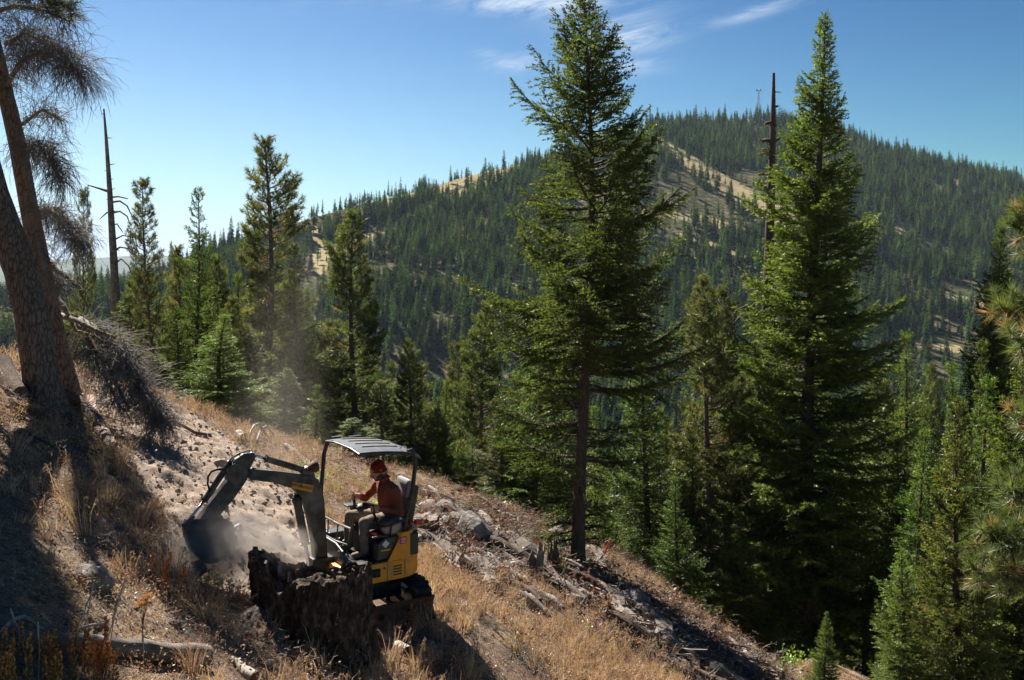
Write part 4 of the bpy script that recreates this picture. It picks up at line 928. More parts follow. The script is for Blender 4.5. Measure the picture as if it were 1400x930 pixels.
    # bucket cylinder, guard
    def cyl(p0, p1, p2, r0, r1, off, nm):
        mb = MB(); mb.tube([PB(*p0, off), PB(*p1, off)], r0, 14); b = mb.build(nm, M['boom'], t, bevel=.003)
        mb = MB(); mb.tube([PB(*p1, off), PB(*p2, off)], r1, 12); mb.ball(PB(*p2, off), r1 * 1.9, n=10); mb.build('rod', M['steel'], b, smooth=True)
        mb = MB(); mb.tube([PB(*p1, off), PB(p1[0] + (p1[0] - p0[0]) * .035, p1[1] + (p1[1] - p0[1]) * .035, off)], r0 * 1.25, 14); mb.build('gland', M['black'], b)
        mb = MB(); mb.ball(PB(*p0, off), r0 * 1.15, n=10); mb.build('cylinder_eye', M['black'], b)
        return b
    cyl((313, 634), (280, 684), (252.5, 718), .036, .016, 0, 'bucket_cylinder')
    cyl((413, 642), (364.5, 627.5), (344, 621.5), .038, .017, 0, 'arm_cylinder')
    cyl((405.5, 682), (417, 742), (424, 778), .050, .024, 0, 'boom_cylinder')
    mb = MB()
    for o_ in (-.03, .03): mb.tube([PB(x, y, o_) for x, y in ((309, 642), (311, 634), (317, 626), (327, 620), (338, 616.5), (345, 617))], .010, 6)
    for x, y in ((311, 634), (317, 626), (327, 620), (338, 616.5)): mb.tube([PB(x, y, -.03), PB(x, y, .03)], .007, 6)
    mb.build('cylinder_guard', M['boom'], ar, smooth=True)
    mb = MB(); mb.tube([PB(x, y, .03) for x, y in ((287, 672), (284, 662), (284.5, 652), (289, 645), (297, 642), (308, 641.5))], .012, 8); mb.build('hydraulic_hose', M['rubber'], ar, smooth=True)
    mb = MB(); mb.tube([PB(x, y, .05) for x, y in ((371, 650), (385, 650.5), (400, 653), (412, 651))], .009, 6); mb.tube([PB(x, y, .03) for x, y in ((345, 640), (358, 643), (380, 647), (402, 650))], .009, 6); mb.build('boom_hose', M['rubber'], bm, smooth=True)
    mb = MB(); mb.prism([PB(x, y, .0) for x, y in ((409, 652), (413, 640), (420, 637), (428, 644), (430, 654))], lv * .045); mb.build('cylinder_bracket', M['boom'], bm, bevel=.006)
    mb = MB(); q = PB(421, 641, .06); e = PB(434, 636.5, .06); mb.tube([q, q.lerp(e, .35), q.lerp(e, .7), e], [.02, .05, .075, .06], 14); mb.tube([PB(417, 645, .03), q], .012, 6); mb.build('work_lamp', M['rust'], bm, smooth=True)
    # bucket link and bucket
    mb = MB(); bar(mb, PB(251, 718, .05), PB(266, 706, .05), .014, .035); bar(mb, PB(251, 718, -.05), PB(266, 706, -.05), .014, .035); bar(mb, PB(251, 719, .03), PB(259, 733, .03), .014, .03); bar(mb, PB(251, 719, -.03), PB(259, 733, -.03), .014, .03)
    mb.tube([PB(251, 718, -.07), PB(251, 718, .07)], .022, 10); mb.build('bucket_link', M['boom'], ar, bevel=.003)
    side = [(258, 714), (266, 710), (284, 709), (300, 708), (310, 709.5), (317, 714), (320.5, 721), (320, 730), (316, 740), (310, 749), (302, 757), (293, 763), (284, 765.5), (275, 764), (267, 758), (260.5, 748), (256, 736), (254.5, 724)]
    shell = side[7:] + side[:1]; bk = None
    mb = MB()
    for s in (1, -1): mb.prism([PB(x, y, .155 * s) for x, y in side], lv * .009)
    bk = mb.build('bucket', M['bucket'], t, bevel=.003)
    mb = MB()
    for k in range(len(shell) - 1):
        for s in (1,):
            a_, b_ = PB(*shell[k], 0), PB(*shell[k + 1], 0); d = b_ - a_; L_ = d.length; d.normalize(); nn = d.cross(lv)
            mb.box((a_ + b_) / 2, d, lv, nn, L_ / 2 + .004, .151, .008)
    mb.build('bucket_shell', M['bucket'], bk)
    mb = MB()
    for k in range(4):
        o_ = -.12 + .24 * k / 3; a_ = PB(320, 727, o_); mb.prism([PB(318, 731, o_), PB(316, 722, o_), PB(327, 716, o_)], lv * .022)
    mb.build('bucket_teeth', M['steel'], bk)
    mb = MB(); mb.prism([PB(x, y, .0) for x, y in ((289, 713), (296, 704), (302, 703), (306, 711))], lv * .05); mb.build('bucket_ears', M['steel'], bk, bevel=.004)
build_excavator()

# ------------------------------------------------------------------ operator: one continuous remeshed body
def remesh_body(name, caps, voxel, regions, mats, parent, smooth_it=4, disp=0):
    """caps: (p, q, r0, r1, region); grown together by a voxel remesh, material by nearest limb"""
    mb = MB()
    for p, q, r0, r1, g in caps:
        p, q = Vector(p), Vector(q); n = max(2, int((q - p).length / (min(r0, r1) * .35)) + 1); n = min(n, 14)
        mb.tube([p.lerp(q, k / (n - 1)) for k in range(n)], [r0 + (r1 - r0) * k / (n - 1) for k in range(n)], 14); mb.ball(p, r0, n=14); mb.ball(q, r1, n=14)
    og = world_loc(parent)
    me = bpy.data.meshes.new('tmp'); me.from_pydata([tuple(Vector(v) - og) for v in mb.v], [], mb.f)
    o = bpy.data.objects.new('tmp', me); COL.objects.link(o)
    rm = o.modifiers.new('r', 'REMESH'); rm.mode = 'VOXEL'; rm.voxel_size = voxel
    sm = o.modifiers.new('s', 'SMOOTH'); sm.iterations = smooth_it; sm.factor = .5
    dg = bpy.context.evaluated_depsgraph_get(); dg.update(); new = bpy.data.meshes.new_from_object(o.evaluated_get(dg)); bpy.data.objects.remove(o)
    nv = len(new.vertices); co = np.empty(nv * 3, np.float32); new.vertices.foreach_get('co', co); co = co.reshape(-1, 3).astype(float)
    if disp:
        w_ = co + np.array(og); co2 = co + (np.stack([fbm(w_ * 11, 3, 61), fbm(w_ * 11, 3, 62), fbm(w_ * 11, 3, 63)], -1)) * disp
    else: co2 = co
    new.vertices.foreach_set('co', co2.astype(np.float32).ravel())
    A = np.array([tuple(Vector(c[0]) - og) for c in caps]); B = np.array([tuple(Vector(c[1]) - og) for c in caps]); r0 = np.array([c[2] for c in caps]); r1 = np.array([c[3] for c in caps]); gi = np.array([regions.index(c[4]) for c in caps])
    cen = np.empty(len(new.polygons) * 3, np.float32); new.polygons.foreach_get('center', cen); cen = cen.reshape(-1, 3).astype(float)
    best = np.full(len(cen), 1e9); idx = np.zeros(len(cen), int)
    for k in range(len(caps)):
        ab = B[k] - A[k]; t_ = np.clip(((cen - A[k]) @ ab) / max(ab @ ab, 1e-9), 0, 1); d = np.linalg.norm(cen - A[k] - t_[:, None] * ab, axis=1) - (r0[k] + (r1[k] - r0[k]) * t_)
        b = d < best; best[b] = d[b]; idx[b] = gi[k]
    new.materials.clear()
    for g in regions: new.materials.append(mats[g])
    new.polygons.foreach_set('material_index', idx.astype(np.int32)); new.polygons.foreach_set('use_smooth', np.ones(len(cen), bool)); new.update(); new.name = name
    return link(name, new, parent)

def build_person():
    hipc = E(-.68, 0, 1.17)
    t = thing('person', 'operator in rust red jacket and red beanie seated under the canopy, both hands on joysticks', 'person', E(-.68, 0, 1.13))
    K = [];
    def cp(p, q, a, b, g): K.append((p, q, a, b, g))
    # torso, leaning forward
    sp1, sp2, sp3 = E(-.72, 0, 1.22), E(-.74, 0, 1.38), E(-.70, 0, 1.52)
    for s in (1, -1):
        cp(E(-.70, .075 * s, 1.18), E(-.74, .07 * s, 1.34), .105, .105, 'jacket'); cp(E(-.74, .07 * s, 1.34), E(-.70, .09 * s, 1.49), .108, .10, 'jacket')
    cp(E(-.69, -.12, 1.545), E(-.69, .12, 1.545), .068, .068, 'jacket'); cp(E(-.66, 0, 1.52), E(-.66, 0, 1.38), .09, .085, 'jacket')
    cp(E(-.69, 0, 1.56), E(-.650, 0, 1.65), .066, .061, 'jacket')   # collar
    cp(E(-.66, 0, 1.62), E(-.615, 0, 1.70), .050, .048, 'skin')      # neck
    # head, tilted down and forward
    hc = E(-.575, 0, 1.735); hd = (fa * .92 - UP * .38).normalized(); hu = hd.cross(lv).normalized()
    def Hh(f_, l_, u_): return hc + hd * f_ + lv * l_ + hu * u_
    cp(Hh(-.02, 0, .02), Hh(.015, 0, .03), .088, .078, 'skin'); cp(Hh(.03, 0, -.01), Hh(.045, 0, -.045), .058, .045, 'skin'); cp(Hh(.012, 0, -.045), Hh(.045, 0, -.078), .058, .038, 'stubble')
    cp(Hh(.035, .022, -.052), Hh(.0, .05, -.05), .034, .032, 'stubble'); cp(Hh(.035, -.022, -.052), Hh(.0, -.05, -.05), .034, .032, 'stubble')
    cp(Hh(.083, 0, .018), Hh(.110, 0, -.018), .009, .014, 'skin')    # nose
    cp(Hh(.078, -.028, .030), Hh(.078, .028, .030), .012, .012, 'skin')  # brow
    cp(Hh(.085, -.016, -.045), Hh(.085, .016, -.045), .009, .009, 'skin') # lips
    for s in (1, -1): cp(Hh(-.005, .080 * s, .01), Hh(-.008, .084 * s, -.02), .014, .010, 'skin')   # ears
    # arms
    def arm(s, sh, el, wr, hand_dir):
        cp(sh, sh.lerp(el, .5), .066, .060, 'jacket'); cp(sh.lerp(el, .5), el, .060, .054, 'jacket'); cp(el, el.lerp(wr, .55), .054, .047, 'jacket'); cp(el.lerp(wr, .55), wr, .047, .038, 'jacket')
        cp(wr, wr + (wr - el).normalized() * .03, .030, .029, 'skin')
    nw = E(-.475, .275, 1.345); arm(1, E(-.70, .19, 1.53), E(-.74, .275, 1.25), nw, None)
    fw = E(-.455, -.285, 1.385); arm(-1, E(-.67, -.19, 1.53), E(-.60, -.42, 1.32), fw, None)
    # hands: palm over the grip, five fingers curled round it
    def hand(s, wr, grip):
        d = (grip - wr).normalized(); side_ = lv * s; up_ = side_.cross(d) * (1 if side_.cross(d).z > 0 else -1)
        pc = wr + d * .03; cp(pc + up_ * .018, pc + d * .045 + up_ * .024, .026, .024, 'skin'); cp(pc - up_ * .012, pc + d * .04 - up_ * .016, .022, .020, 'skin')
        for k, ln in enumerate((.030, .034, .032, .026)):
            u = up_ * (.034 - .021 * k); k0 = pc + d * .055 + u; k1 = k0 + d * ln * .9 + side_ * .012; k2 = k1 + d * ln * .1 - side_ * .028 * 1; k3 = k2 - d * ln * .75 - side_ * .012
            r_ = .0098 - .0006 * (k == 3)
            cp(k0 + side_ * .008, k1, r_, r_ * .95, 'skin'); cp(k1, k2, r_ * .95, r_ * .88, 'skin'); cp(k2, k3, r_ * .88, r_ * .8, 'skin')
        b0 = pc + up_ * .03 - side_ * .012; b1 = b0 + d * .03 - side_ * .022; b2 = b1 + d * .028 + up_ * .004; cp(b0, b1, .013, .011, 'skin'); cp(b1, b2, .011, .009, 'skin')
    hand(1, nw, E(-.39, .27, 1.352)); hand(-1, fw, E(-.37, -.27, 1.395))
    # legs
    def leg(s, hip, kn, an, toe):
        cp(hip, hip.lerp(kn, .5), .098, .086, 'trousers'); cp(hip.lerp(kn, .5), kn, .086, .066, 'trousers'); cp(kn, kn.lerp(an, .4), .066, .064, 'trousers'); cp(kn.lerp(an, .4), an + UP * .02, .064, .056, 'trousers')
        cp(an + UP * .01, an - UP * .012, .050, .046, 'boot'); cp(an - UP * .010, toe, .043, .036, 'boot'); cp(an - fa * .03 - UP * .02, an - UP * .03, .036, .036, 'boot')
    leg(1, E(-.66, .10, 1.155), E(-.30, .20, 1.185), E(-.30, .21, .835), E(-.15, .22, .812))
    leg(-1, E(-.66, -.10, 1.155), E(-.25, -.13, 1.20), E(-.24, -.13, .85), E(-.10, -.14, .812))
    cp(E(-.70, -.08, 1.17), E(-.70, .08, 1.17), .108, .108, 'trousers')
    b = remesh_body('body', K, .0085, ['skin', 'jacket', 'trousers', 'boot', 'stubble'], M, t, 2, .012)
    # beanie, beard, eyes
    mb = MB(); V = []; Fq = []; n, m = 18, 7
    for i in range(m + 1):
        q = i / m
        for k in range(n):
            an = 2 * PI * k / n; rr_b = (.0935 + .0016 * math.sin(an * 9) + .002 * math.sin(an * 3 + q * 5)) * math.cos(q * PI / 2) ** .62 + .002; fwd = math.cos(an); low = -.022 + (.034 if fwd > .3 else -.022) * abs(fwd)
            V.append(Hh(-.015 + rr_b * math.cos(an) * 1.04 - .035 * q * q, rr_b * math.sin(an) * .96, .012 + low * (1 - q) + .118 * math.sin(q * PI / 2) + (.012 if q == 1 else 0)))
    for i in range(m):
        for k in range(n): Fq.append((i * n + k, i * n + (k + 1) % n, (i + 1) * n + (k + 1) % n, (i + 1) * n + k))
    mb.add(V, Fq); be = mb.build('beanie', M['beanie'], t, smooth=True)
    mb = MB(); mb.tube([V[k] + hu * .01 for k in range(n)] + [V[0] + hu * .01], .0045, 8, False); mb.build('beanie_cuff', M['beanie'], be, smooth=True)
    mb = MB(); mb.box(Hh(-.005, .094, .030), hd, hu, lv, .008, .008, .0025); mb.build('beanie_patch', M['beige'], be)
    mb = MB(); mb.tube([Hh(.092, -.026, -.036), Hh(.097, 0, -.030), Hh(.092, .026, -.036)], .006, 6); mb.build('moustache', M['hair'], t, smooth=True)
    mb = MB(); mb.ball(Hh(-.062, 0, -.028), .04, .055, .04, 12); mb.build('hair', M['hair'], t, smooth=True)
    for s in (1, -1):
        mb = MB(); mb.ball(Hh(.078, .030 * s, .010), .0085, n=10); ey = mb.build('eye', M['white'], t, smooth=True)
        mb = MB(); mb.ball(Hh(.0832, .030 * s, .008), .0055, n=8); mb.build('iris', M['ink'], ey, smooth=True)
    # jacket front flaps and pocket edges
    mb = MB(); mb.tube([E(-.585, .03, 1.60), E(-.565, .02, 1.50), E(-.575, .02, 1.38), E(-.60, .02, 1.25)], [.012, .014, .014, .012], 6); mb.tube([E(-.60, -.06, 1.64), E(-.59, .0, 1.625), E(-.605, .06, 1.64), E(-.66, .075, 1.655), E(-.715, .05, 1.665)], .012, 6); mb.build('jacket_placket', M['jacket'], t, smooth=True)
build_person()

# ------------------------------------------------------------------ big charred stump in front of the machine
M['stumpcore'] = surf('rotten_stump_core', [(.30, (.02, .014, .011)), (.5, (.075, .055, .043)), (.68, (.22, .18, .15)), (.8, (.42, .36, .30))], 14, (1, 1, 1), .95, 1.0, 40, .1, bdist=.03)
def build_big_stump():
    cx, cy = -2.02, 10.22; gz = -3.86
    t = thing('stump', 'huge charred hollow stump with jagged rim, in front of the excavator', 'stump', (cx, cy, gz))
    nth, nh = 200, 70; th = np.linspace(0, 2 * PI, nth, endpoint=False); hh = np.linspace(0, 1, nh)
    TH, HH = np.meshgrid(th, hh); ct, st = np.cos(TH), np.sin(TH)
    C1 = np.stack([ct * 1.2, st * 1.2, HH * .25], -1)
    # rim height above ground by bearing: tall left wall, broken low front, medium right
    rim = np.interp((th + PI / 2) % (2 * PI), [0, .5, 1.2, 1.8, 2.4, 3.1, 3.8, 4.3, 4.9, 5.4, 5.74, 5.84, 2 * PI],
                    [.62, .64, .67, .64, .55, .50, .56, .78, .86, .80, .74, .61, .62])
    jag = fbm(np.stack([np.cos(th) * 9, np.sin(th) * 9, th * 0], -1), 3, 51) * .045 + np.where(vn(np.stack([np.cos(th) * 9, np.sin(th) * 9, th * 0], -1), 5) > .35, .035, 0)
    rim = rim + jag - .10 * np.exp(-((th - 4.27) / .06) ** 2)
    bot = np.array([Hs(cx + .68 * math.cos(a), cy + .62 * math.sin(a)) for a in th]) - gz - .15
    Rr = .545 * (1 + .13 * fbm(C1 * 1.3, 3, 52)) * (1 + .14 * (1 - HH) ** 3) + .022 * fbm(np.stack([ct * 5, st * 5, HH * 1.0], -1), 3, 53) + .035 * fbm(np.stack([ct * 13, st * 13, HH * 7], -1), 4, 54, .65) - .03 * (np.abs(fbm(np.stack([ct * 10, st * 10, HH * 1.4], -1), 2, 55)) < .06)
    # the split on the front left, and the buttress spur at lower right
    Rr = Rr - .10 * np.exp(-((TH - 4.42) / .12) ** 2) * (HH > 0) + .13 * np.exp(-((TH - 5.45) / .25) ** 2) * (1 - HH) ** 2
    Rx = Rr * 1.06; Ry = Rr * .92
    Z = bot[None] + (rim - bot)[None] * HH
    X = Rx * ct; Y = Ry * st; lean = (Z) * -.06; X = X + lean
    V = [np.stack([X, Y, Z], -1).reshape(-1, 3)]
    idx = lambda i, j: i * nth + j % nth
    Fq = [(idx(i, j), idx(i, j + 1), idx(i + 1, j + 1), idx(i + 1, j)) for i in range(nh - 1) for j in range(nth)]
    me = mesh_np('bark_shell', V[0], np.array(Fq), mats=[M['stumpbark']], smooth=True); link('bark_shell', me, t)
    # inner wall and rotten floor
    q = 26; rows = [np.stack([X[-1], Y[-1], Z[-1]], -1)]
    for k in range(1, q):
        f_ = k / (q - 1); r_ = .86 - .86 * max(0, (f_ - .22) / .78); rr_i = Rr[-1] * (r_ if f_ > .22 else 1 - f_ / .22 * .14)
        z_ = np.where(f_ < .22, rim - .22 * (f_ / .22) , .42 + .06 * 0)
        z_ = rim - .05 - (rim - .46) * min(1, f_ / .22) if f_ < .22 else .44 + 0 * rim
        x_ = rr_i * 1.06 * np.cos(th); y_ = rr_i * .92 * np.sin(th)
        n_ = fbm(np.stack([x_ * 7, y_ * 7, x_ * 0], -1), 4, 56) * (.16 if f_ > .22 else .03)
        rows.append(np.stack([x_ - .05, y_, z_ + n_], -1))
    V2 = np.concatenate(rows); Fq = [(idx(i, j), idx(i + 1, j), idx(i + 1, j + 1), idx(i, j + 1)) for i in range(q - 1) for j in range(nth)]
    me = mesh_np('rotten_top', V2, np.array(Fq), mats=[M['stumpcore']], smooth=False); link('rotten_top', me, t)
    # upright slabs and shards round the rim
    for k in range(16):
        a = R.uniform(.8, 3.4); j = int(a / (2 * PI) * nth) % nth; ins = R.uniform(.70, .96); c = Vector((cx + X[-1][j] * ins, cy + Y[-1][j] * ins, gz + rim[j] * .72))
        ht = R.uniform(.02, .08); wd = R.uniform(.02, .06); tz = Vector((R.uniform(-.25, .25), R.uniform(-.25, .25), 1)).normalized(); tx = Vector((-math.sin(a), math.cos(a), 0)); tx = (tx - tz * tx.dot(tz)).normalized(); ty = tz.cross(tx)
        mb = MB(); n = len(mb.v); mb.box(c + tz * ht * .5, tx, ty, tz, wd, .012, ht + .03)
        mb.v = [v if (Vector(v) - c).dot(tz) < ht else tuple(Vector(v) - tx * (Vector(v) - c).dot(tx) * R.uniform(.2, .9)) for v in mb.v]
        mb.build('rim_shard', M['stumptop'] if k % 3 else M['brownwood'], t)
    for k in range(5):
        a = R.uniform(3.6, 5.6); mb = MB(); c = Vector((cx + .35 * math.cos(a), cy + .32 * math.sin(a), gz + .50)); d = Vector((R.uniform(-1, 1), R.uniform(-.3, .3), .1)).normalized(); mb.box(c, d, d.cross(UP).normalized(), UP, R.uniform(.06, .15), .03, .012); mb.build('wood_chip', M['greywood'] if k % 2 else M['stumpcore'], t)
    # crumbled bark heap against its left foot
    o = Vector((-2.42, 9.85, Hs(-2.42, 9.85))); V = []
    n = 44; me_v = []; 
    gx, gy = np.meshgrid(np.linspace(-1, 1, n), np.linspace(-1, 1, n)); rr2 = np.hypot(gx, gy); hx, hy = .34, .42
    ex = o.x + gx * hx; ey = o.y + gy * hy + .1; P = np.stack([ex, ey, ex * 0], -1)
    hgt = .28 * np.clip(1 - rr2 ** 1.6, -.3, 1) + np.clip(1 - rr2, 0, 1) * (.10 * fbm(P * 8, 4, 71) - np.abs(fbm(P * 17, 3, 72)) * .12) - .03
    zz = H(ex, ey) + hgt; i = (np.arange(n - 1)[:, None] * n + np.arange(n - 1)).ravel()
    me = mesh_np('bark_rubble_heap', np.stack([ex - o.x, ey - o.y, zz - o.z], -1).reshape(-1, 3), np.stack([i, i + 1, i + n + 1, i + n], -1), mats=[M['stumptop']], smooth=False)
    tag(link('bark_rubble_heap', me, None, o), 'crumbled dark bark heap against the left foot of the huge charred stump', 'bark heap')
build_big_stump()

# ------------------------------------------------------------------ the huge leaning pine at the left edge
def ragged_trunk(name, pts, rads, mat, parent, sides=44, sub=5, ridge=.06):
    """furrowed trunk along pts (world)"""
    P = []; r_ = []
    for k in range(len(pts) - 1):
        for j in range(sub): q = j / sub; P.append(Vector(pts[k]).lerp(Vector(pts[k + 1]), q)); r_.append(rads[k] + (rads[k + 1] - rads[k]) * q)
    P.append(Vector(pts[-1])); r_.append(rads[-1]); mb = MB(); mb.tube(P, r_, sides, False)
    v = np.array(mb.v).reshape(len(P), sides, 3); c = np.array([tuple(p) for p in P])[:, None]; d = v - c; rr2 = np.linalg.norm(d, axis=2, keepdims=True); dn_ = d / rr2
    ln = np.arange(len(P))[:, None] * np.linalg.norm(np.array(P[1]) - np.array(P[0])); an = np.arange(sides) * 2 * PI / sides
    q = np.stack([np.cos(an)[None] * 5 + ln * 0, np.sin(an)[None] * 5 + ln * 0, ln * .9 + an[None] * 0], -1)
    fur = fbm(q, 3, 81) * .6 - np.abs(fbm(q * 1.7, 2, 82)) * 1.2
    v = v + dn_ * rr2 * ridge * fur[..., None] * 1.6
    og = np.array(world_loc(parent)); me = mesh_np(name, v.reshape(-1, 3) - og, np.array(mb.f), mats=[mat], smooth=True)
    return link(name, me, parent)
def twig_broom(limb, n, L0, r, spread=1.0, up=.5, grav=1.2, rad=.0045, sub=2):
    """many fine curved twigs off a limb; limb: list of world points"""
    L_ = [np.array(tuple(p)) for p in limb]; W = []
    for _ in range(n):
        k = r.integers(len(L_) - 1); q = r.random(); p = L_[k] * (1 - q) + L_[k + 1] * q; ax = L_[k + 1] - L_[k]; ax /= np.linalg.norm(ax)
        d = ax * r.uniform(.1, .9) + r.normal(0, .75, 3) * spread + np.array([0, 0, up]); d /= np.linalg.norm(d); l = L0 * r.uniform(.5, 1.3)
        def path(p0, d0, l0, g, m=6):
            out = [p0]; pp = p0.copy(); dd = d0.copy()
            for j in range(m): dd = dd + np.array([0, 0, -g / m]) + r.normal(0, .24, 3); dd /= np.linalg.norm(dd); pp = pp + dd * l0 / m; out.append(pp)
            return out
        pt = path(p, d, l, grav); W.append((pt, rad, rad * .35))
        for j in range(sub):
            s_ = r.integers(1, 5); d2 = (pt[s_ + 1] - pt[s_]); d2 = d2 / np.linalg.norm(d2) + r.normal(0, .5, 3); W.append((path(pt[s_], d2 / np.linalg.norm(d2), l * r.uniform(.3, .6), grav * .7, 4), rad * .6, rad * .25))
    return tubes(W, 3)
def broom_part(limb, n, L0, r, parent, name='twigs', mat='twig', **k):
    v, f = twig_broom(limb, n, L0, r, **k); og = np.array(world_loc(parent)); return link(name, mesh_np(name, v - og, f, mats=[M[mat]]), parent)
def needles_part(limb, n, r, parent, mat='pinenear', lg=.17, wd=.012, cnt=26, name='foliage'):
    L_ = [np.array(tuple(p)) for p in limb]; V = []; Tn = []; W = []
    for _ in range(n):
        k = r.integers(len(L_) - 1); q = r.random(); p = L_[k] * (1 - q) + L_[k + 1] * q; d = r.normal(0, 1, 3) + np.array([0, 0, .5]); d /= np.linalg.norm(d); e = p + d * r.uniform(.08, .42)
        W.append(([p, (p + e) / 2 + r.normal(0, .02, 3), e], .008, .005)); t_ = tuft(e, d + np.array([0, 0, .4]), r, cnt, lg, wd); V.append(t_); tv = r.uniform(.1, .84) if r.random() > .12 else .97; Tn.append(np.clip(np.full(len(t_), tv) + np.repeat(r.normal(0, .06, len(t_) // 3), 3), 0, 1))
    og = np.array(world_loc(parent)); V = np.concatenate(V)
    link(name, mesh_np(name, V - og, np.arange(len(V)).reshape(-1, 3), mats=[M[mat]], tint=np.concatenate(Tn)), parent)
    v, f = tubes(W, 4); link('twigs', mesh_np('twigs', v - og, f, mats=[M['pinebark']]), parent)
def limb_part(pts, r0, r1, parent, mat='pinebark', name='limb', n=8):
    mb = MB(); m = len(pts); mb.tube(pts, [r0 + (r1 - r0) * k / (m - 1) for k in range(m)], n); return mb.build(name, M[mat], parent, smooth=True)
def left_pine():
    r = rr_(31); D = 15.0
    base = at(64, 545, D); t = thing('pine_tree', 'massive leaning pine trunk at the left edge of the slope, furrowed reddish bark', 'tree', base)
    ragged_trunk('trunk', [at(63, 566, D), at(60, 535, D), at(54, 500, D), at(43, 430, D), at(28, 370, D), at(12, 325, D), at(-10, 265, D), at(-34, 180, D), at(-55, 90, D), at(-90, -20, D), at(-120, -140, D)], [.36, .285, .26, .247, .237, .24, .235, .22, .21, .20, .18], M['pinebark'], t, 56, 9)
    for pts in ([at(-60, 60, D), at(-130, 30, D - .6), at(-230, 40, D - 1.2)], [at(-40, 130, D), at(-110, 110, D + .6), at(-190, 130, D + 1)], [at(-30, 190, D), at(-90, 180, D - 1), at(-160, 200, D - 1.6)], [at(-20, 215, D), at(-90, 250, D - .2), at(-170, 250, D - .8)], [at(-70, 20, D), at(-130, -20, D + 1), at(-180, -60, D + 1.6)], [at(-90, -30, D), at(-90, -90, D - .6), at(-80, -140, D - 1)]):
        limb_part(pts, .07, .03, t); needles_part([p + Vector((-1.0, 0, 0)) for p in pts], 60, r, t, lg=.22, wd=.018)
    D2 = 16.4; b2 = at(112, 560, D2); t2 = thing('pine_tree', 'thinner leaning pine behind the massive trunk, hung with grey drooping dead twigs', 'tree', b2)
    ragged_trunk('trunk', [at(106, 580, D2), at(98, 550, D2), at(86, 505, D2), at(68, 430, D2), at(53, 350, D2), at(39, 280, D2), at(26, 205, D2), at(6, 122, D2), at(-20, 10, D2), at(-45, -90, D2), at(-60, -200, D2)], [.26, .20, .18, .17, .155, .145, .14, .125, .11, .09, .06], M['pinebark'], t2, 30, 7)
    Lm = [([at(6, 122, D2), at(30, 82, 16), at(62, 70, 15.6), at(95, 88, 15.3), at(116, 108, 15.2)], .05, 210, .75, 1.1, .55),
          ([at(8, 60, D2), at(35, 45, 16), at(72, 62, 15.6), at(98, 92, 15.4)], .045, 150, .8, 1.1, .6),
          ([at(26, 205, D2), at(50, 196, 16), at(68, 218, 15.6), at(84, 250, 15.4)], .045, 210, .62, 1.3, .5),
          ([at(30, 170, D2), at(58, 150, 16.2), at(84, 165, 16)], .035, 60, .6, 1.0, .5),
          ([at(45, 290, D2), at(70, 288, 16), at(96, 306, 15.6), at(112, 335, 15.3)], .045, 230, .60, 1.4, .45),
          ([at(50, 320, D2), at(62, 370, 16), at(86, 395, 15.8)], .03, 90, .55, 1.2, .4),
          ([at(-20, 20, D2), at(20, 8, 15.8), at(60, 14, 15.4), at(96, 30, 15.2)], .05, 110, .7, .9, .6)]
    for pts, r0, n, L0, g, up in Lm:
        limb_part(pts, r0, .012, t2, 'twig'); broom_part(pts, int(n * 1.9), L0 * .9, r, t2, up=up, grav=g * 1.35, rad=.0055, sub=3)
    for pts, n in (([at(-10, -5, D2), at(30, -8, 15.6), at(75, 4, 15.2), at(100, 14, 15.1)], 80), ([at(-40, -40, D2), at(30, -50, 15.6), at(90, -40, 15.6)], 50),):
        needles_part(pts, n, r, t2, 'pine', .18, .011, 24)
    # lower limbs with yellow lichen
    for pts in ([at(78, 430, D2), at(104, 438, 16), at(132, 452, 15.8), at(158, 462, 15.7)], [at(70, 400, D2), at(88, 420, 16.2), at(104, 452, 16.1), at(120, 458, 16)], [at(56, 345, D2), at(80, 372, 16.1), at(108, 392, 16), at(120, 420, 15.9)]):
        l_ = limb_part(pts, .055, .02, t2, 'greywood')
        mb = MB()
        for k in range(12):
            q = R.random() * (len(pts) - 1); p = pts[int(q)].lerp(pts[min(int(q) + 1, len(pts) - 1)], q % 1); mb.ball(p + UP * .02 - Vector((0, .03, 0)), R.uniform(.02, .05), R.uniform(.02, .04), R.uniform(.012, .03), 7)
        mb.build('lichen', M['moss'], l_)
    # dead fallen top with a dense broom of grey twigs
    D3 = 15.9; pts = [at(108, 440, 16.3), at(140, 458, 16.2), at(165, 480, 16), at(185, 520, D3), at(205, 558, D3), at(222, 578, D3)]
    t3 = thing('dead_pine_top', 'fallen dead pine top, a dense heap of fine grey twigs right of the trunks', 'dead branch', G(205, 582))
    limb_part(pts, .10, .03, t3, 'greywood'); limb_part([at(120, 462, 16), at(150, 505, 15.8), at(176, 560, 15.6)], .05, .02, t3, 'brownwood')
    broom_part(pts, 620, .62, r, t3, up=.12, grav=1.0, rad=.006, spread=.9); broom_part([at(120, 470, 15.9), at(140, 510, 15.7), at(165, 560, 15.6)], 240, .5, r, t3, up=0, grav=.8, rad=.006)
    broom_part(pts[2:], 420, .5, r, t3, up=.0, grav=.6, rad=.007, spread=1.2)
    # off-frame neighbours uphill that shade the foreground
    put_tree('P3', 'pine beyond the left edge uphill of the massive trunk', 'tree', (-8.3, 12.6, Hs(-8.3, 12.6) - .1), 1.15, .52, 1.0, None, 'pine_tree')
    put_tree('P3', 'pine just outside the left edge casting shade over the grey log', 'tree', (-6.1, 9.9, Hs(-6.1, 9.9) - .1), .62, .42, 2.0, None, 'pine_tree')
    put_tree('P3', 'pine beyond the left edge a little higher up the slope', 'tree', (-9.3, 14.2, Hs(-9.3, 14.2) - .1), 1.5, .58, 3.0, None, 'pine_tree')
left_pine()

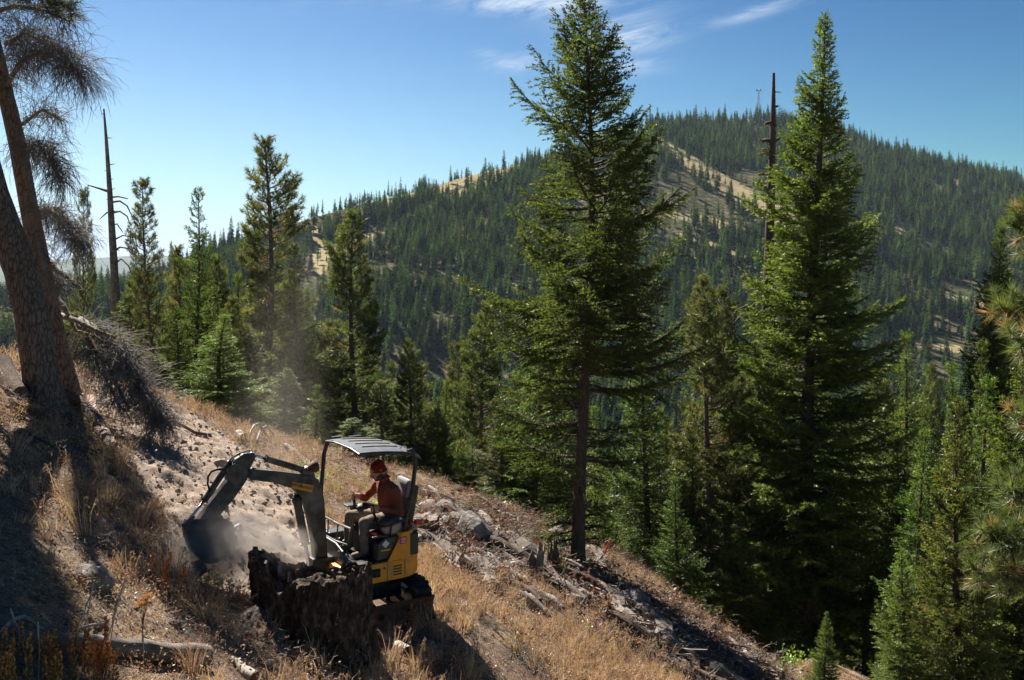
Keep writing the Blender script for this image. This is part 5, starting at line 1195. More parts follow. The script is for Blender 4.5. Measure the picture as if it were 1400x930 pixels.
# near ponderosa boughs reaching in from the right edge
def right_pine():
    r = rr_(33); t = thing('pine_tree', 'near pine reaching in from the right edge with long green and brown needle brushes', 'tree', (8.9, 13.4, Hs(8.9, 13.4)))
    x, y = 8.9, 13.4; ragged_trunk('trunk', [(x, y, Hs(x, y) - .3), (x, y, -5), (x, y, -2), (x + .1, y, 1), (x + .1, y, 5)], [.3, .22, .19, .16, .12], M['pinebark'], t, 24, 6)
    for pts, n in (([(x, y, -4.2), at(1480, 770, 13.2), at(1400, 742, 12.9), at(1352, 728, 12.7)], 62), ([(x, y, -4.6), at(1470, 800, 12.8), at(1400, 790, 12.5), at(1330, 782, 12.3)], 48), ([(x, y, -3.6), at(1470, 700, 12.8), at(1410, 680, 12.6), at(1376, 668, 12.5)], 40),
                   ([(x, y, -2.6), at(1470, 600, 13), at(1415, 588, 12.9), at(1392, 580, 12.8)], 30), ([(x, y, -1.2), at(1470, 450, 13), at(1410, 436, 12.9), at(1372, 424, 12.8)], 46), ([(x, y, -.6), at(1460, 340, 13.2), at(1412, 318, 13), at(1392, 298, 13)], 26), ([(x, y, -.8), at(1470, 470, 12.4), at(1420, 468, 12.2), at(1384, 462, 12)], 24)):
        pts = [Vector(p) for p in pts]; limb_part(pts, .06, .015, t); needles_part(pts[1:], int(n * 2.3), r, t, 'pinenear', .20, .0088, 56)
right_pine()

# ------------------------------------------------------------------ standing snags
def snag(pts, rads, label, brs, mat, moss=None, stubs=14):
    base = Vector(pts[0]); z = Hs(base.x, base.y); base.z = z; t = thing('snag', label, 'dead tree', base)
    P = [Vector((pts[0].x + (pts[0].x - pts[-1].x) * .1, pts[0].y, z - .3))] + list(pts); ragged_trunk('trunk', P, [rads[0] * 1.1] + list(rads), M[mat], t, 12, 5, .05)
    for b in brs: limb_part([Vector(q) for q in b[0]], b[1] * 1.5, b[2] * 1.9, t, mat, 'branch', 5)
    for k in range(stubs):
        q = R.uniform(.15, .97) * (len(pts) - 1); p = pts[int(q)].lerp(pts[min(int(q) + 1, len(pts) - 1)], q % 1); a = R.uniform(0, 6.28); l = R.uniform(.15, .45)
        limb_part([p, p + Vector((math.cos(a) * l, math.sin(a) * l, R.uniform(-.05, .12)))], .035, .012, t, mat, 'branch_stub', 4)
    if moss:
        for p in moss:
            mb = MB()
            for k in range(5): mb.ball(p + Vector((R.uniform(-.22, .22), R.uniform(-.15, .15), R.uniform(-.04, .06))), R.uniform(.07, .15), R.uniform(.05, .1), R.uniform(.04, .07), 7)
            mb.build('lichen', M['moss'], t, smooth=True)
Y = 50
a = lambda x, y, dy_=0: at(x, y, Y + dy_)
snag([a(158, 398), a(154, 330), a(150, 260), a(146, 200), a(142, 149)], [.21, .18, .13, .09, .04], 'tall bare grey snag with bent broken branches on its right side, left of the frame',
     [([a(148, 262), a(136, 258), a(120, 253)], .05, .02), ([a(150, 270), a(162, 269), a(175, 272)], .04, .015), ([a(150, 277), a(164, 275), a(174, 282), a(184, 303)], .045, .012), ([a(151, 292), a(164, 289), a(174, 296), a(178, 308)], .04, .012),
      ([a(152, 310), a(160, 306), a(168, 318)], .035, .012), ([a(154, 345), a(164, 338), a(176, 340), a(188, 346)], .045, .012), ([a(155, 362), a(166, 354), a(176, 364), a(182, 380)], .04, .012), ([a(156, 328), a(168, 322), a(182, 325)], .035, .01), ([a(147, 290), a(136, 300)], .03, .01)], 'greywood')
Y = 47
snag([a(1050, 420), a(1053, 296), a(1055, 230), a(1057, 160), a(1058, 100)], [.30, .22, .18, .13, .06], 'dark broken-topped snag with yellow lichen on its stubs, beside the tall dense fir',
     [([a(1058, 147), a(1064, 145)], .05, .03), ([a(1056, 168), a(1050, 168), a(1046, 170)], .06, .04), ([a(1056, 193), a(1049, 192), a(1042, 193)], .07, .05), ([a(1056, 196), a(1063, 191), a(1067, 188)], .06, .03), ([a(1055, 172), a(1062, 172)], .05, .03), ([a(1054, 239), a(1046, 238), a(1041, 239)], .05, .03), ([a(1054, 225), a(1060, 223)], .05, .03), ([a(1053, 243), a(1058, 242)], .05, .03)],
     'bark', [a(1043, 192), a(1052, 212), a(1046, 210), a(1042, 239), a(1058, 242), a(1045, 256), a(1048, 204)], 6)
# dead curled branches hanging before the pale pine
t = thing('dead_branch', 'dark curled dead boughs sticking out between the two large firs', 'dead branch', a(1030, 470))
for pts in ([a(1035, 455), a(1026, 436), a(1014, 430), a(1006, 440), (a(996, 462))], [a(1030, 440), a(1022, 418), a(1008, 424), a(1000, 434), a(992, 446)], [a(1032, 480), a(1010, 470), a(1000, 452), a(1002, 436)], [a(1024, 424), a(1034, 414), (a(1040, 418))], [a(1004, 430), a(990, 470), a(975, 500)]): limb_part(pts, .10, .03, t, 'bark', 'bough', 5)

# ------------------------------------------------------------------ logs, roots, rocks
def logp(a_, b_, w0, w1, mat, label, cat='log', name='log', lift=.6, bow=0, mid=(), ends=True):
    """log lying on the ground between two photo points; w in photo pixels at its depth"""
    P = [G(*a_)] + [G(*m) for m in mid] + [G(*b_)]; pts = []
    for k in range(len(P) - 1):
        for j in range(4): pts.append(P[k].lerp(P[k + 1], j / 4))
    pts.append(P[-1]); n = len(pts); rads = []; out = []
    for k, p in enumerate(pts):
        q = k / (n - 1); w_ = (w0 + (w1 - w0) * q) / F * p.y * .5; w_ = max(w_, .012); rads.append(w_ * (1 + .10 * math.sin(k * 2.1 + w0)))
        g = Hs(p.x, p.y); out.append(Vector((p.x + .01 * math.sin(k * 1.7), p.y + w_ * .5, g + w_ * lift + bow * math.sin(PI * q))))
    t = thing(name, label, cat, out[0]); mx = 26 if max(rads) > .06 else 10
    ragged_trunk('wood', out, rads, M[mat], t, mx, 3, .13 if mx > 20 else .18)
    if ends and max(rads) > .035:
        for s, k in ((0, 0), (1, -1)):
            mb = MB(); d = (out[1] - out[0] if k == 0 else out[-1] - out[-2]).normalized(); mb.tube([out[k] - d * .004, out[k] + d * .004], rads[k] * .93, 14); mb.build('cut_end', M['brownwood'], t)
    return t
def slab(px, py, wpx, hpx, dpx, mat, label, cat, name, rot=0, tilt=0, seed=0, up=0.0):
    """boulder or chunk: noisy superellipsoid sitting in the ground"""
    g = G(px, py); k = g.y / F; hx, hz, hy = wpx * k / 2, hpx * k / 2, dpx * k / 2; n = 44; m = 28; V = []
    u = np.linspace(0, 2 * PI, n, endpoint=False); v = np.linspace(-PI / 2, PI / 2, m); Uu, Vv = np.meshgrid(u, v)
    f_ = lambda c, e: np.sign(c) * np.abs(c) ** e
    P = np.stack([f_(np.cos(Vv), .8) * f_(np.cos(Uu), .8), f_(np.cos(Vv), .8) * f_(np.sin(Uu), .8), f_(np.sin(Vv), .8)], -1)
    P = P * (1 + .30 * fbm(P * 1.4 + seed, 3, 91) - .10 * np.abs(fbm(P * 4 + seed, 3, 92)))[..., None]
    r9 = rr_(900 + seed)
    for _ in range(11):
        nn = r9.normal(0, 1, 3); nn /= np.linalg.norm(nn); dd = P @ nn; P = P - nn * np.maximum(dd - r9.uniform(.55, .85), 0)[..., None] * .85
    P = P * (1 + .05 * fbm(P * 7 + seed, 4, 93, .65))[..., None]
    P = P.reshape(-1, 3) * [hx, hy, hz]; Mx = np.array(Matrix.Rotation(rot, 3, 'Z') @ Matrix.Rotation(tilt, 3, 'Y')); P = P @ Mx.T
    P = P + np.array([0, hy * .7, hz * .45 + up])
    i = (np.arange(m - 1)[:, None] * n + np.arange(n)).ravel(); j = (np.arange(m - 1)[:, None] * n + (np.arange(n) + 1) % n).ravel()
    return tag(link(name, mesh_np(name, P, np.stack([i, j, j + n, i + n], -1), mats=[M[mat]], smooth=True), None, g), label, cat)
lg = logp
lg((14, 892), (278, 912), 28, 30, 'greywood', 'thick weathered grey log with twisted grain across the lower left corner', mid=((90, 893), (190, 903)), lift=.7)
lg((-20, 888), (70, 874), 7, 4, 'palewood', 'arched pale branch lying over the left end of the thick grey log', 'branch', 'dead_branch', bow=.10, mid=((30, 866),))
lg((-10, 896), (48, 872), 6, 4, 'greywood', 'short pale branch under the arched one at the lower left corner', 'branch', 'dead_branch', bow=.05)
lg((92, 884), (146, 856), 6, 3, 'palewood', 'forked pale stick leaning on the back of the thick grey log', 'branch', 'dead_branch', mid=((116, 866),), bow=.04)
lg((335, 848), (392, 900), 5, 6, 'palewood', 'bleached stick lying below the left foot of the charred stump', 'branch', 'dead_branch', mid=((362, 872),), bow=.02)
lg((316, 905), (346, 935), 8, 18, 'palewood', 'bleached chunk of root wood at the bottom edge, left of the charred stump', 'root', 'root_wood')
lg((440, 905), (448, 930), 9, 7, 'palewood', 'small white wood chip at the bottom edge below the charred stump', 'wood', 'wood_chip')
lg((516, 868), (556, 898), 7, 16, 'palewood', 'bleached split slab right of the charred stump', 'wood', 'wood_slab')
lg((40, 530), (140, 600), 20, 13, 'pinebark', 'thick root running downhill from the massive leaning pine', 'root', 'tree_root', mid=((90, 548), (120, 570)), lift=.9)
lg((4, 556), (152, 632), 5, 4, 'greywood', 'long grey branch lying across the roots below the massive pine', 'branch', 'dead_branch', mid=((45, 580), (95, 606)), bow=.06)
lg((14, 562), (86, 584), 15, 11, 'brownwood', 'reddish rotten log under the massive leaning pine', mid=((50, 570),))
lg((8, 540), (66, 556), 8, 6, 'greywood', 'grey root wood at the foot of the massive leaning pine', 'root', 'tree_root', bow=.05)
lg((122, 552), (152, 618), 13, 15, 'dusty', 'soil-coated root rising at the top edge of the dug soil', 'root', 'tree_root', mid=((132, 582),), lift=.9)
lg((-5, 512), (26, 545), 34, 22, 'bark', 'dark rounded root plate at the left frame edge', 'root', 'root_plate')
lg((577, 742), (628, 782), 6, 8, 'palewood', 'long bleached pole behind the excavator tail', mid=((600, 758),), bow=.05)
lg((604, 752), (648, 768), 9, 6, 'brownwood', 'short brown log beside the long bleached pole')
lg((588, 758), (600, 768), 15, 14, 'brownwood', 'sawn log end sticking out under the long bleached pole', 'wood', 'log_end')
lg((568, 744), (578, 742), 12, 12, 'palewood', 'round pale log end just behind the yellow counterweight', 'wood', 'log_end')
lg((625, 738), (722, 766), 8, 9, 'brownwood', 'long arched dark root in the debris below the grey boulder', 'root', 'tree_root', mid=((645, 740), (668, 762)), bow=.10)
lg((638, 704), (676, 730), 8, 12, 'greywood', 'grey hollow log lying over the boulder top', mid=((656, 712),), bow=.12)
lg((676, 722), (702, 716), 12, 8, 'greywood', 'forked grey log end right of the hollow log', bow=.05)
lg((660, 750), (686, 778), 5, 9, 'greywood', 'split grey plank leaning in the debris, left of the wedge stump', 'wood', 'wood_slab')
lg((738, 768), (716, 790), 7, 5, 'greywood', 'upright grey splinter beside the wedge stump', 'wood', 'wood_slab', bow=.03)
lg((785, 790), (958, 900), 9, 13, 'greywood', 'longest grey log of the slash pile, running down from the large fir', mid=((840, 822), (905, 868)), lift=1.0, bow=.10)
lg((760, 775), (936, 872), 10, 8, 'bark', 'dark log along the upper side of the slash pile', mid=((850, 818),), lift=1.2, bow=.16)
lg((842, 838), (1010, 932), 10, 12, 'bark', 'dark log at the lower end of the slash pile', mid=((930, 890),), lift=1.0, bow=.06)
lg((806, 770), (965, 852), 6, 8, 'brownwood', 'thin brown log behind the slash pile on the slope edge', mid=((880, 812),), bow=.08)
lg((905, 882), (1068, 940), 11, 9, 'greywood', 'grey log reaching the lowest corner of the slope', mid=((985, 912),), bow=.05)
lg((930, 862), (1062, 926), 7, 6, 'bark', 'dark pole along the crest right of the slash pile', mid=((990, 888),), bow=.05)
lg((700, 762), (792, 842), 11, 9, 'bark', 'dark log sloping from the wedge stump into the slash pile', mid=((745, 800),), bow=.10)
lg((576, 676), (618, 686), 8, 6, 'palewood', 'bleached white log on the crest, left of the medium pine', bow=.05)
lg((586, 668), (606, 690), 6, 5, 'greywood', 'grey forked branch on top of the bleached crest log', 'branch', 'dead_branch', bow=.12)
lg((738, 728), (782, 746), 6, 4, 'palewood', 'white bark strip on the crest left of the large fir trunk', 'bark', 'bark_strip')
lg((752, 736), (792, 752), 5, 6, 'palewood', 'second white bark strip just below the first on the crest', 'bark', 'bark_strip')
lg((388, 612), (432, 648), 8, 5, 'greywood', 'dusty log end emerging above the boom on the soil crest', mid=((408, 628),), bow=.05)
lg((324, 602), (332, 608), 12, 12, 'palewood', 'white sawn stump end at the crest of the soil', 'wood', 'log_end', lift=1.4)
lg((336, 608), (372, 606), 3, 3, 'palewood', 'antler-shaped bleached branch on the soil crest', 'branch', 'dead_branch', bow=.28, mid=((352, 600),))
lg((350, 606), (376, 600), 3, 2, 'palewood', 'thin bleached twig crossing the antler-shaped branch', 'branch', 'dead_branch', bow=.35)
lg((218, 575), (282, 598), 6, 4, 'brownwood', 'dark root along the crest right of the fallen pine top', 'root', 'tree_root', bow=.04)
lg((556, 882), (612, 890), 4, 5, 'greywood', 'thin stick on the grass below the blade', 'branch', 'dead_branch')
lg((738, 900), (812, 926), 4, 6, 'greywood', 'slim grey pole lying in the dry grass at the bottom', 'branch', 'dead_branch', mid=((780, 908),))
lg((674, 862), (684, 870), 5, 5, 'palewood', 'white splinter in the dry grass right of the blade', 'wood', 'wood_chip')
lg((602, 824), (620, 812), 6, 4, 'brownwood', 'bent brown root right beside the blade', 'root', 'tree_root', bow=.05)
slab(122, 806, 66, 42, 50, 'rock', 'large flat grey boulder in the shade left of the digging', 'boulder', 'boulder', seed=1)
slab(645, 748, 52, 60, 46, 'rock', 'big dark grey boulder with a shaded hollow, right of the excavator', 'boulder', 'boulder', tilt=.35, seed=2)
slab(604, 748, 48, 28, 34, 'rock', 'light grey slab rock leaning left of the big dark boulder', 'boulder', 'boulder', tilt=.35, seed=3)
slab(612, 730, 24, 22, 20, 'rock', 'small upright grey rock left of the big dark boulder', 'rock', 'rock', seed=4)
slab(698, 755, 40, 14, 22, 'palewood', 'chalky pale rock among the roots below the crest', 'rock', 'rock', seed=5, tilt=.2)
slab(700, 714, 20, 14, 16, 'rock', 'rounded grey stone on the crest right of the hollow log', 'rock', 'rock', seed=6)
slab(690, 710, 12, 12, 10, 'rock', 'small round stone left of the crest stone', 'rock', 'rock', seed=7)
slab(784, 830, 40, 22, 26, 'rock', 'pale granite rock at the upper edge of the dry grass', 'rock', 'rock', seed=8, tilt=.3)
slab(868, 838, 40, 42, 34, 'rock', 'pale split boulder in the middle of the slash pile', 'boulder', 'boulder', seed=9, tilt=.4)
slab(826, 852, 16, 14, 12, 'rock', 'small pale stone under the slash pile', 'rock', 'rock', seed=10)
slab(588, 886, 15, 12, 12, 'rock', 'whitish stone in the grass below the blade', 'rock', 'rock', seed=11)
slab(728, 832, 34, 22, 24, 'dusty', 'brown earth clod tufted with dry grass above the flowers', 'clod', 'earth_clod', seed=12)
slab(818, 776, 20, 9, 14, 'rock', 'pale flat stone right of the large fir trunk', 'rock', 'rock', seed=13)
slab(640, 708, 16, 20, 12, 'rock', 'narrow grey stone on the crest above the big boulder', 'rock', 'rock', seed=14)
slab(600, 775, 26, 18, 18, 'brownwood', 'rotten wood block at the upper edge of the golden grass', 'wood', 'wood_block', seed=15)
slab(300, 640, 22, 14, 20, 'dusty', 'soil clod on the dug slope behind the hose', 'clod', 'earth_clod', seed=16)
slab(262, 790, 40, 26, 40, 'dusty', 'earth clod at the bucket foot', 'clod', 'earth_clod', seed=17)
def small_stump(px, py, wpx, hpx, mat, label, wedge=0.0, name='stump', seed=0, jag=.1, lean=0):
    g = G(px, py); k = g.y / F; r0 = wpx * k / 2; h = hpx * k; t = thing(name, label, 'stump', g); n, m = 40, 14
    th_ = np.linspace(0, 2 * PI, n, endpoint=False); V = []
    top = h * (1 - wedge * (1 + np.cos(th_ - 2.4)) / 2) + fbm(np.stack([np.cos(th_) * 4, np.sin(th_) * 4, th_ * 0 + seed], -1), 3, 5) * h * jag * 2
    for i in range(m + 1):
        q = i / m; r_ = r0 * (1.25 - .3 * q ** .5) * (1 + .22 * fbm(np.stack([np.cos(th_) * 3, np.sin(th_) * 3, th_ * 0 + q + seed], -1), 3, 6)) * (1 - wedge * .5 * q)
        V.append(np.stack([r_ * np.cos(th_) + lean * q * h, r_ * np.sin(th_) + r0, top * q - .1 * (i == 0)], -1))
    for f_ in (.8, .4, .05): V.append(np.stack([r_ * f_ * np.cos(th_) + lean * h, r_ * f_ * np.sin(th_) + r0, top * .5 + top.mean() * .5 - h * .12 * (1 - f_) + fbm(np.stack([np.cos(th_) * 6 * f_, np.sin(th_) * 6 * f_, th_ * 0], -1), 2, 8) * h * .08], -1))
    V = np.concatenate(V); M_ = m + 4; i = (np.arange(M_ - 1)[:, None] * n + np.arange(n)).ravel(); j = (np.arange(M_ - 1)[:, None] * n + (np.arange(n) + 1) % n).ravel()
    Fq = np.stack([i, j, j + n, i + n], -1); cut = m * n
    link('bark_shell', mesh_np('bark_shell', V, Fq[:cut], mats=[M[mat]], smooth=True), t); link('broken_top', mesh_np('broken_top', V, Fq[cut:], mats=[M['greywood']], smooth=True), t)
    return t
small_stump(577, 738, 44, 26, 'brownwood', 'low sawn stump with grey flat top right behind the excavator tail', seed=1)
small_stump(724, 795, 30, 44, 'greywood', 'grey wedge-shaped stump with a slanted split face in the debris', .55, seed=2, jag=.22, lean=.25)
t_ = small_stump(764, 800, 16, 52, 'bark', 'thin jagged dark stump with yellow green moss, left of the large fir trunk', .5, seed=3, jag=.3, lean=-.2)
mb = MB(); g = G(764, 800)
for k in range(60): mb.ball(g + Vector((R.uniform(-.02, .16), -.03 + R.uniform(-.02, .1), R.uniform(.05, .55))), R.uniform(.012, .035), R.uniform(.012, .03), R.uniform(.015, .04), 6)
mb.build('moss', M['moss'], t_, smooth=True)
# flagging ribbon on a twig
g = at(829, 752, 26); t = thing('flagging_ribbon', 'red flagging ribbon hanging on a bough right of the large fir trunk', 'ribbon', g)
mb = MB(); q = [at(833, 741, 26), at(831, 746, 26.02), at(828.5, 752, 25.98), at(826, 757, 26.02)]
for k in range(3): mb.box((q[k] + q[k + 1]) / 2, Vector((1, .4, 0)).normalized(), Vector((-.4, 1, 0)).normalized(), (q[k + 1] - q[k]).normalized(), .03, .004, (q[k + 1] - q[k]).length / 2 + .005)
mb.build('ribbon', M['flag'], t)
mb = MB(); mb.tube([at(800, 744, 25), at(822, 743, 25.8), at(834, 740, 26)], [.02, .012, .006], 5); mb.build('twig', M['bark'], t)

# ------------------------------------------------------------------ small meshes for scattered ground cover
def blades(n, h, w_, spread, r, curl=.5, heads=0, mat='grass', trange=(0, 1)):
    V = []; Tn = []
    for k in range(n):
        a_ = r.uniform(0, 6.28); q = r.uniform(0, spread * .35); p = np.array([math.cos(a_) * q, math.sin(a_) * q, -.02]); out = np.array([math.cos(a_), math.sin(a_), 0]) * r.uniform(.1, 1) * curl; hh = h * r.uniform(.45, 1.2)
        s = np.array([-math.sin(a_ + 1), math.cos(a_ + 1), 0]) * w_ * .5; pts = [p, p + out * hh * .25 + [0, 0, hh * .5], p + out * hh * .7 + [0, 0, hh * .82], p + out * hh * 1.1 + [0, 0, hh * .95]]
        tv = r.uniform(*trange)
        for j in range(3):
            w0, w1 = 1 - j * .25, 1 - (j + 1) * .28; A, B = pts[j], pts[j + 1]
            V += [A - s * w0, A + s * w0, B + s * w1, A - s * w0, B + s * w1, B - s * w1]; Tn += [tv] * 6
        if heads and r.random() < heads:
            for j in range(5): c = pts[3] - np.array([0, 0, .018 * j]) ; dd = r.normal(0, 1, 3) * w_ * 1.6; V += [c, c + dd, c + [0, 0, .02]]; Tn += [.2] * 3
    V = np.array(V); return mesh_np(mat + '_tuft', V, np.arange(len(V)).reshape(-1, 3), mats=[M[mat]], tint=Tn)
def leafclump(n, h, rad, lf, r, mat, trange=(0, 1)):
    V = []; Tn = []
    for k in range(n):
        p = np.array([r.normal(0, rad), r.normal(0, rad), abs(r.normal(0, h * .5)) + .01]); d = r.normal(0, 1, 3) + [0, 0, .3]; d /= np.linalg.norm(d); u = np.cross(d, r.normal(0, 1, 3)); u /= np.linalg.norm(u); q = lf * r.uniform(.6, 1.3); tv = r.uniform(*trange)
        V += [p, p + d * q * .5 + u * q * .28, p + d * q, p, p + d * q, p + d * q * .5 - u * q * .28]; Tn += [tv] * 6
    V = np.array(V); return mesh_np(mat + '_clump', V, np.arange(len(V)).reshape(-1, 3), mats=[M[mat]], tint=Tn)
def stickbunch(n, rad, L0, r, w_, mat):
    W = []
    for k in range(n):
        p = np.array([r.normal(0, rad), r.normal(0, rad), r.uniform(0, .03)]); a_ = r.uniform(0, 6.28); l = L0 * r.uniform(.3, 1.2); d = np.array([math.cos(a_), math.sin(a_), r.uniform(-.05, .25)]) * l; W.append(([p, p + d * .5 + r.normal(0, .03 * l / .1 * .3, 3), p + d], w_ * r.uniform(.5, 1.3), w_ * .3))
    v, f = tubes(W, 3); return mesh_np(mat + '_litter', v, f, mats=[M[mat]])
def clod(r, mat, seed):
    n, m = 9, 6; u = np.linspace(0, 2 * PI, n, endpoint=False); v = np.linspace(-PI / 2, PI / 2, m); Uu, Vv = np.meshgrid(u, v); P = np.stack([np.cos(Vv) * np.cos(Uu), np.cos(Vv) * np.sin(Uu), np.sin(Vv)], -1)
    P = (P * (1 + .5 * fbm(P * 1.4 + seed * 3.3, 2, 95))[..., None]).reshape(-1, 3) * [1, .8, .62]; i = (np.arange(m - 1)[:, None] * n + np.arange(n)).ravel(); j = (np.arange(m - 1)[:, None] * n + (np.arange(n) + 1) % n).ravel()
    return mesh_np(mat + '_clod', P, np.stack([i, j, j + n, i + n], -1), mats=[M[mat]], smooth=False)
gr = rr_(51)
GT = [blades(26, .30, .0085, .22, gr, .55, .3) for _ in range(4)] + [blades(34, .15, .009, .34, gr, .9, 0) for _ in range(3)]
LIT = [stickbunch(26, .16, .09, gr, .0032, 'twig') for _ in range(2)] + [stickbunch(24, .16, .10, gr, .0035, 'brownwood') for _ in range(2)] + [leafclump(90, .03, .16, .024, gr, 'grass', (0, .55)) for _ in range(3)] + [leafclump(70, .04, .15, .03, gr, 'redleaf', (0, .7))] + [stickbunch(4, .16, .11, gr, .004, 'greywood')]
CL = [clod(gr, 'dusty', k) for k in range(5)] + [clod(gr, 'rock', k + 5) for k in range(2)]
HB = [leafclump(70, .10, .12, .05, gr, 'herb') for _ in range(3)]
RD = [leafclump(80, .12, .13, .03, gr, 'redleaf') for _ in range(2)] + [leafclump(50, .10, .13, .03, gr, 'brownwood' if False else 'redleaf', (.4, 1))]
def band(U, V):
    vc = np.interp(U, [560, 600, 750, 850, 950, 1060], [700, 728, 768, 828, 886, 938]); hw = np.interp(U, [560, 640, 750, 900, 1060], [26, 52, 52, 44, 28])
    return np.clip(1.6 - np.abs(V - vc) / hw * 1.1, 0, 1) * (U > 560) * (U < 1080)
def ground_points(n, fn, umin=-60, umax=1460, y0=5.4, y1=33, pw=1.0):
    """random points on the slope, kept with probability fn(u, v, X, Y, dirt)"""
    Y = np.sqrt(rng.uniform(y0 ** 2, y1 ** 2, n)) if pw == 1 else y0 * (y1 / y0) ** rng.random(n); U = rng.uniform(umin, umax, n); X = (U - 700) / F * Y
    Z = H(X, Y); Vp = HOR - F * Z / Y; dm = dirtmask(X, Y); ye = np.interp(U, YE[0], YE[1])
    k = (rng.random(n) < fn(U, Vp, X, Y, dm)) & (Y < ye + 2.5) & (Vp < 1000)
    k &= ~((np.hypot(X - EC[0], Y - EC[1]) < .80)) & ~(np.hypot(X + 1.95, Y - 10.35) < .62) & ~((np.abs(X + 1.25) < .5) & (np.abs(Y - 11.35) < .45) & (rng.random(n) < .8))
    return X[k], Y[k], Z[k], U[k], Vp[k], dm[k]
patch = lambda X, Y, s, sd: fbm(np.stack([X * s, Y * s, X * 0], -1), 3, sd)
def place(name, n, fn, meshes, label, cat, smin, smax, tilt=.15, sink=0, **k):
    X, Y, Z, U, V, D = ground_points(n, fn, **k); m = len(X); s = rng.uniform(smin, smax, m)
    tx = rng.normal(.0, tilt, m); ty = rng.normal(.25 if tilt > .1 else 0, tilt, m)
    return scatter(name, np.stack([X, Y, Z - sink * s], -1), np.stack([tx, ty, rng.uniform(0, 6.28, m)], -1), np.stack([s, s, s * rng.uniform(.8, 1.2, m)], -1), rng.integers(0, len(meshes), m), meshes, label, cat)
gold = lambda U, V: np.clip(np.exp(-((U - 730) / 260) ** 2) * (V > 760) + .8 * np.exp(-((U - 300) / 70) ** 2 - ((V - 790) / 45) ** 2) + .55 * np.exp(-((U - 170) / 110) ** 2 - ((V - 660) / 60) ** 2) + .5 * np.exp(-((U - 620) / 60) ** 2 - ((V - 800) / 40) ** 2), 0, 1)
place('dry_grass', 30000, lambda U, V, X, Y, D: np.clip((.10 + .72 * gold(U, V)) * (1 + 1.6 * patch(X, Y, .9, 61)), 0, 1) * np.where(D > .35, .03, 1) * (1 - .95 * band(U, V)) * np.where((U < 420) & (V > 640), .7, 1), GT, 'dry golden bunch grass growing over the slope', 'grass', .55, 1.25)
place('ground_litter', 30000, lambda U, V, X, Y, D: np.clip(.75 + .8 * patch(X, Y, 1.3, 62), 0, 1) * np.where(D > .4, .10, 1), LIT, 'dead twigs, bark flakes and needles strewn on the slope', 'litter', .6, 1.3, tilt=.08)
BK = [stickbunch(30, .16, .10, gr, .007, 'bark') for _ in range(2)] + [stickbunch(24, .16, .14, gr, .006, 'brownwood'), stickbunch(22, .18, .18, gr, .007, 'greywood'), stickbunch(14, .16, .14, gr, .006, 'twig'), leafclump(60, .04, .18, .06, gr, 'redleaf', (0, .3))] + [clod(gr, 'bark', 3), clod(gr, 'rock', 8)]
for k in (6, 7):
    for v_ in BK[k].vertices: v_.co *= .09
place('bark_debris', 26000, lambda U, V, X, Y, D: .8 * band(U, V), BK, 'broken bark, chips and short sticks covering the log band right of the excavator', 'debris', .8, 1.9, tilt=.2, y0=11)
place('soil_clods', 26000, lambda U, V, X, Y, D: np.where(D > .35, .8, .10), CL, 'loose clods and stones in the dug soil', 'soil', .012, .05, tilt=.6)
place('soil_lumps', 600, lambda U, V, X, Y, D: np.where(D > .35, .6, .05), CL[:5], 'fist-sized soil lumps on the dug slope', 'soil', .05, .10, tilt=.6)
place('green_herbs', 6000, lambda U, V, X, Y, D: np.clip(np.exp(-((V - (600 + .38 * (U - 300))) / 26) ** 2) * (U > 400) * (U < 800) * .8 + .9 * np.exp(-((U - 860) / 40) ** 2 - ((V - 850) / 18) ** 2) + .8 * np.exp(-((U - 470) / 60) ** 2 - ((V - 905) / 18) ** 2) + .8 * np.exp(-((U - 10) / 30) ** 2 - ((V - 800) / 40) ** 2) + .5 * np.exp(-((U - 1050) / 60) ** 2 - ((V - 910) / 25) ** 2), 0, 1) * (patch(X, Y, 1.4, 63) > -.05) * .8, HB, 'low green herbs on the slope crest and round the stump', 'herbs', .5, 1.1)
place('rusty_weeds', 9000, lambda U, V, X, Y, D: np.clip((.25 * (V > 780) + .12) * (patch(X, Y, 1.1, 64) > .05) + .2 * (V > 860), 0, 1) * np.where(D > .4, .02, 1), RD, 'rust-brown dried weeds among the grass', 'weeds', .45, .95)

# ------------------------------------------------------------------ slash: sticks piled by the large fir
def stick_mesh(r, mat, seed):
    P = []; p = np.zeros(3); d = np.array([1, 0, 0.0])
    for k in range(6): P.append(p.copy()); d = d + r.normal(0, .10, 3) * [0, 1, .6]; d /= np.linalg.norm(d); p = p + d * .2
    W = [(P, .016, .007)]
    for j in range(2): q = r.integers(1, 4); W.append(([P[q], P[q] + np.array([.15, r.choice([-1, 1]) * .14, .06])], .008, .003))
    v, f = tubes(W, 6); return mesh_np('stick', v, f, mats=[M[mat]], smooth=True)
def along_ground(g, yaw, half, lift, pitch=0.0):
    d = Vector((math.cos(yaw), math.sin(yaw), 0)); z1 = Hs(g.x + d.x * half, g.y + d.y * half); z0 = Hs(g.x - d.x * half, g.y - d.y * half); d.z = (z1 - z0) / (2 * half) + pitch
    return (g.x, g.y, (z0 + z1) / 2 + lift), d.normalized().to_track_quat('X', 'Z').to_euler()
SM = [stick_mesh(gr, m, 0) for m in ('greywood', 'palewood', 'twig', 'brownwood', 'greywood', 'bark', 'greywood')]
cnt = 0
